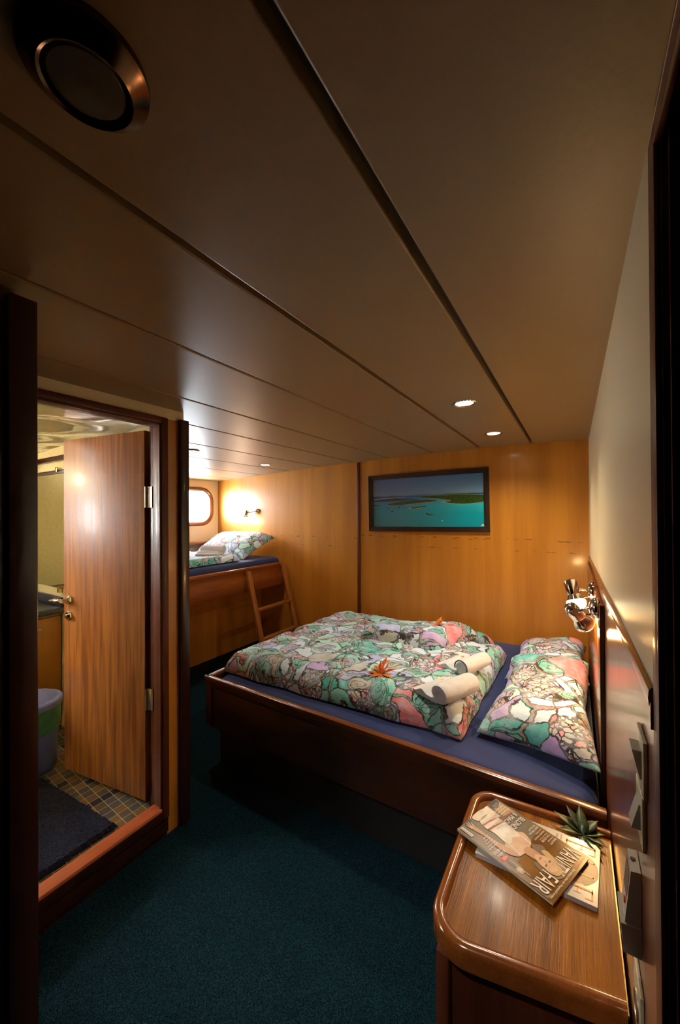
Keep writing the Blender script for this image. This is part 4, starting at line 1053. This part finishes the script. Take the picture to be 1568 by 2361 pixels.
def art2(mb, fr):
    def Q(pts, m, lay=1): mb.flat(pts, LY*lay, m, fr)
    def S(pts, m, lay=1): mb.flat([(p.x, p.y) for p in smooth_closed([Vector(p) for p in pts], 5)], LY*lay, m, fr)
    S([(.20, .62), (.22, .80), (.30, .93), (.46, .985), (.62, .97), (.74, .90), (.78, .76), (.74, .62), (.50, .55)], 'skin2', 1)
    S([(.22, .80), (.30, .95), (.46, .997), (.62, .985), (.76, .90), (.66, .86), (.52, .80), (.38, .82)], 'hair', 2)
    # tall thin serif capitals
    def stem(x, lay=4): 
        Q([(x-.012, .72), (x+.012, .72), (x+.012, .965), (x-.012, .965)], 'orange', lay)
        for y_ in (.72, .96): Q([(x-.04, y_-.004), (x+.04, y_-.004), (x+.04, y_+.004), (x-.04, y_+.004)], 'orange', lay)
    for x_, k in ((.10, 'E'), (.36, 'L'), (.60, 'L'), (.82, 'E')):
        stem(x_)
        Q([(x_, .716), (x_+.13, .716), (x_+.14, .78), (x_+.132, .78), (x_+.115, .728), (x_, .728)], 'orange', 4)
        if k == 'E':
            Q([(x_, .955), (x_+.12, .955), (x_+.12, .91), (x_+.128, .91), (x_+.132, .967), (x_, .967)], 'orange', 4)
            Q([(x_, .845), (x_+.08, .845), (x_+.08, .82), (x_+.087, .82), (x_+.087, .88), (x_+.08, .88), (x_+.08, .856), (x_, .856)], 'orange', 4)
    mb.text('DAS NEUE JAHR', 'inkdark', fr, .04, .66, .24, .675, LY*4); mb.text('MODE & STIL', 'inkdark', fr, .06, .62, .24, .64, LY*4)
    mb.text('MODE', 'w', fr, .84, .08, .93, .10, LY*4)
M_['orange'] = plain('ink_orange', (.80, .26, .03), .3)
M_['pale'] = plain('ink_pale', (.66, .60, .52), .25, 0, .4)
magazine((-.234, 1.338), (-.250, 1.130), (.058, 1.340), lambda u, v: NS, .0125, 'pale', 'magazine', 'thick magazine with orange lettering lying under the other one', art2)
magazine((-.232, 1.362), (-.312, 1.168), (.028, 1.268), z1, .0055, 'cover', 'magazine', 'glossy brown magazine with a woman on the cover, lying on top', art1)
sprig('leaf_sprig', (.018, 1.372, NS+.004), [(158, .090, .014, 12, .0), (128, .085, .012, 24, 0), (98, .088, .013, 26, 0), (55, .075, .015, 22, .1), (20, .060, .014, 14, .1), (338, .066, .012, 10, .1), (305, .082, .015, 6, .1), (200, .075, .015, 12, .1), (262, .05, .011, 8, .1), (75, .045, .012, 50, 0)],
      ['greenleaf'], 'dark green leaf rosette on the bedside table corner')

# ------------------------------------------------------------------ wall controls at the right
M_['plastic'] = plain('grey_beige_plastic', (.50, .47, .40), .28)
M_['plastic2'] = plain('ivory_plastic', (.62, .57, .40), .3)
M_['plasdark'] = plain('dark_plastic', (.05, .03, .035), .35)
def switch(y0, y1, z0, z1, up_, label):
    t_ = thing('light_switch', (XR, (y0+y1)/2, z0), label, 'light switch')
    obj('plate', MB().box((XR-.006, y0, z0), (XR-.0005, y1, z1), .0012), 'plastic2', t_)
    a, b = (z0+.022, z1-.022); yy0, yy1 = y0+.018, y1-.018
    top, bot = (.012, .002) if up_ else (.002, .012)
    mb = MB().add([(XR-.006, yy0, a), (XR-.006, yy1, a), (XR-.006, yy1, b), (XR-.006, yy0, b), (XR-.006-bot, yy0, a), (XR-.006-bot, yy1, a), (XR-.006-top, yy1, b), (XR-.006-top, yy0, b)],
                  [[0, 1, 2, 3], [4, 5, 6, 7], [0, 1, 5, 4], [2, 3, 7, 6], [1, 2, 6, 5], [0, 3, 7, 4]])
    obj('rocker', mb, 'plastic', t_, smooth=None)
switch(.722, .792, 1.062, 1.150, True, 'upper ivory light switch with protruding rocker on wainscot')
switch(.738, .806, .972, 1.056, False, 'lower ivory light switch right beneath the other switch')
t_ = thing('remote_control', (XR, .83, .76), 'slim grey remote control in its wall holder above the round-dial plate', 'remote control')
a = MB().add([(XR-.001, .80, .775), (XR-.001, .852, .775), (XR-.001, .852, .892), (XR-.001, .80, .892), (.066, .80, .775), (.066, .852, .775), (.0775, .852, .890), (.0775, .80, .890)],
             [[0, 1, 2, 3], [4, 5, 6, 7], [0, 1, 5, 4], [2, 3, 7, 6], [1, 2, 6, 5], [0, 3, 7, 4]])
obj('case', a, 'plastic', t_, smooth=None)
obj('holder', MB().add([(XR-.0005, .795, .752), (XR-.0005, .857, .752), (XR-.0005, .857, .80), (XR-.0005, .795, .80), (.066, .795, .752), (.066, .857, .752), (.0625, .857, .80), (.0625, .795, .80)],
             [[0, 1, 2, 3], [4, 5, 6, 7], [0, 1, 5, 4], [2, 3, 7, 6], [1, 2, 6, 5], [0, 3, 7, 4]]), 'plastic', t_, smooth=None)
def rf(y, z, h):   # on the sloping face
    k = (z-.775)/.115; return Vector((.066+.0115*k-h, y, z))
sc_ = MB().flat([(.808, .835), (.846, .835), (.846, .880), (.808, .880)], .0006, 'plasdark', rf)
obj('display', sc_, 'plasdark', t_, smooth=None)
M_['redbtn'] = plain('red_button', (.70, .08, .04), .3)
obj('button', MB().prism([(.820+.006*math.cos(a_), .822+.006*math.sin(a_)) for a_ in [PI*i/6 for i in range(12)]], 0, .002, fr=rf), 'redbtn', t_)
obj('socket', MB().lathe((.083, .828, .8915), (0, 0, 1), [(.004, 0), (.004, .001), (.001, .0012)], 14), 'plasdark', t_)
t_ = thing('wall_plate', (XR, .82, .60), 'ivory wall plate with a round dial below the remote control', 'wall plate')
obj('plate', MB().box((XR-.006, .782, .60), (XR-.0005, .862, .700), .0012), 'plastic2', t_)
obj('dial', MB().lathe((XR-.006, .818, .650), (-1, 0, 0), [(.022, 0), (.022, .0015), (.019, .003), (.017, .0012), (.001, .001)], 32), 'steel', t_)

# look-alikes carry a group
GR = {'ceiling_downlight': 'recessed downlights in the ceiling', 'pillow': 'patterned pillows', 'duvet': 'patterned duvets', 'rolled_towel': 'rolled white towels',
      'reading_lamp': 'chrome reading lamps', 'light_switch': 'ivory light switches', 'magazine': 'magazines on the bedside table', 'leaf_sprig': 'leaf stars', 'mattress': 'navy mattresses'}
for o in C.objects:
    k = o.name.split('.')[0]
    if o.parent is None and k in GR and 'label' in o: o['group'] = GR[k]
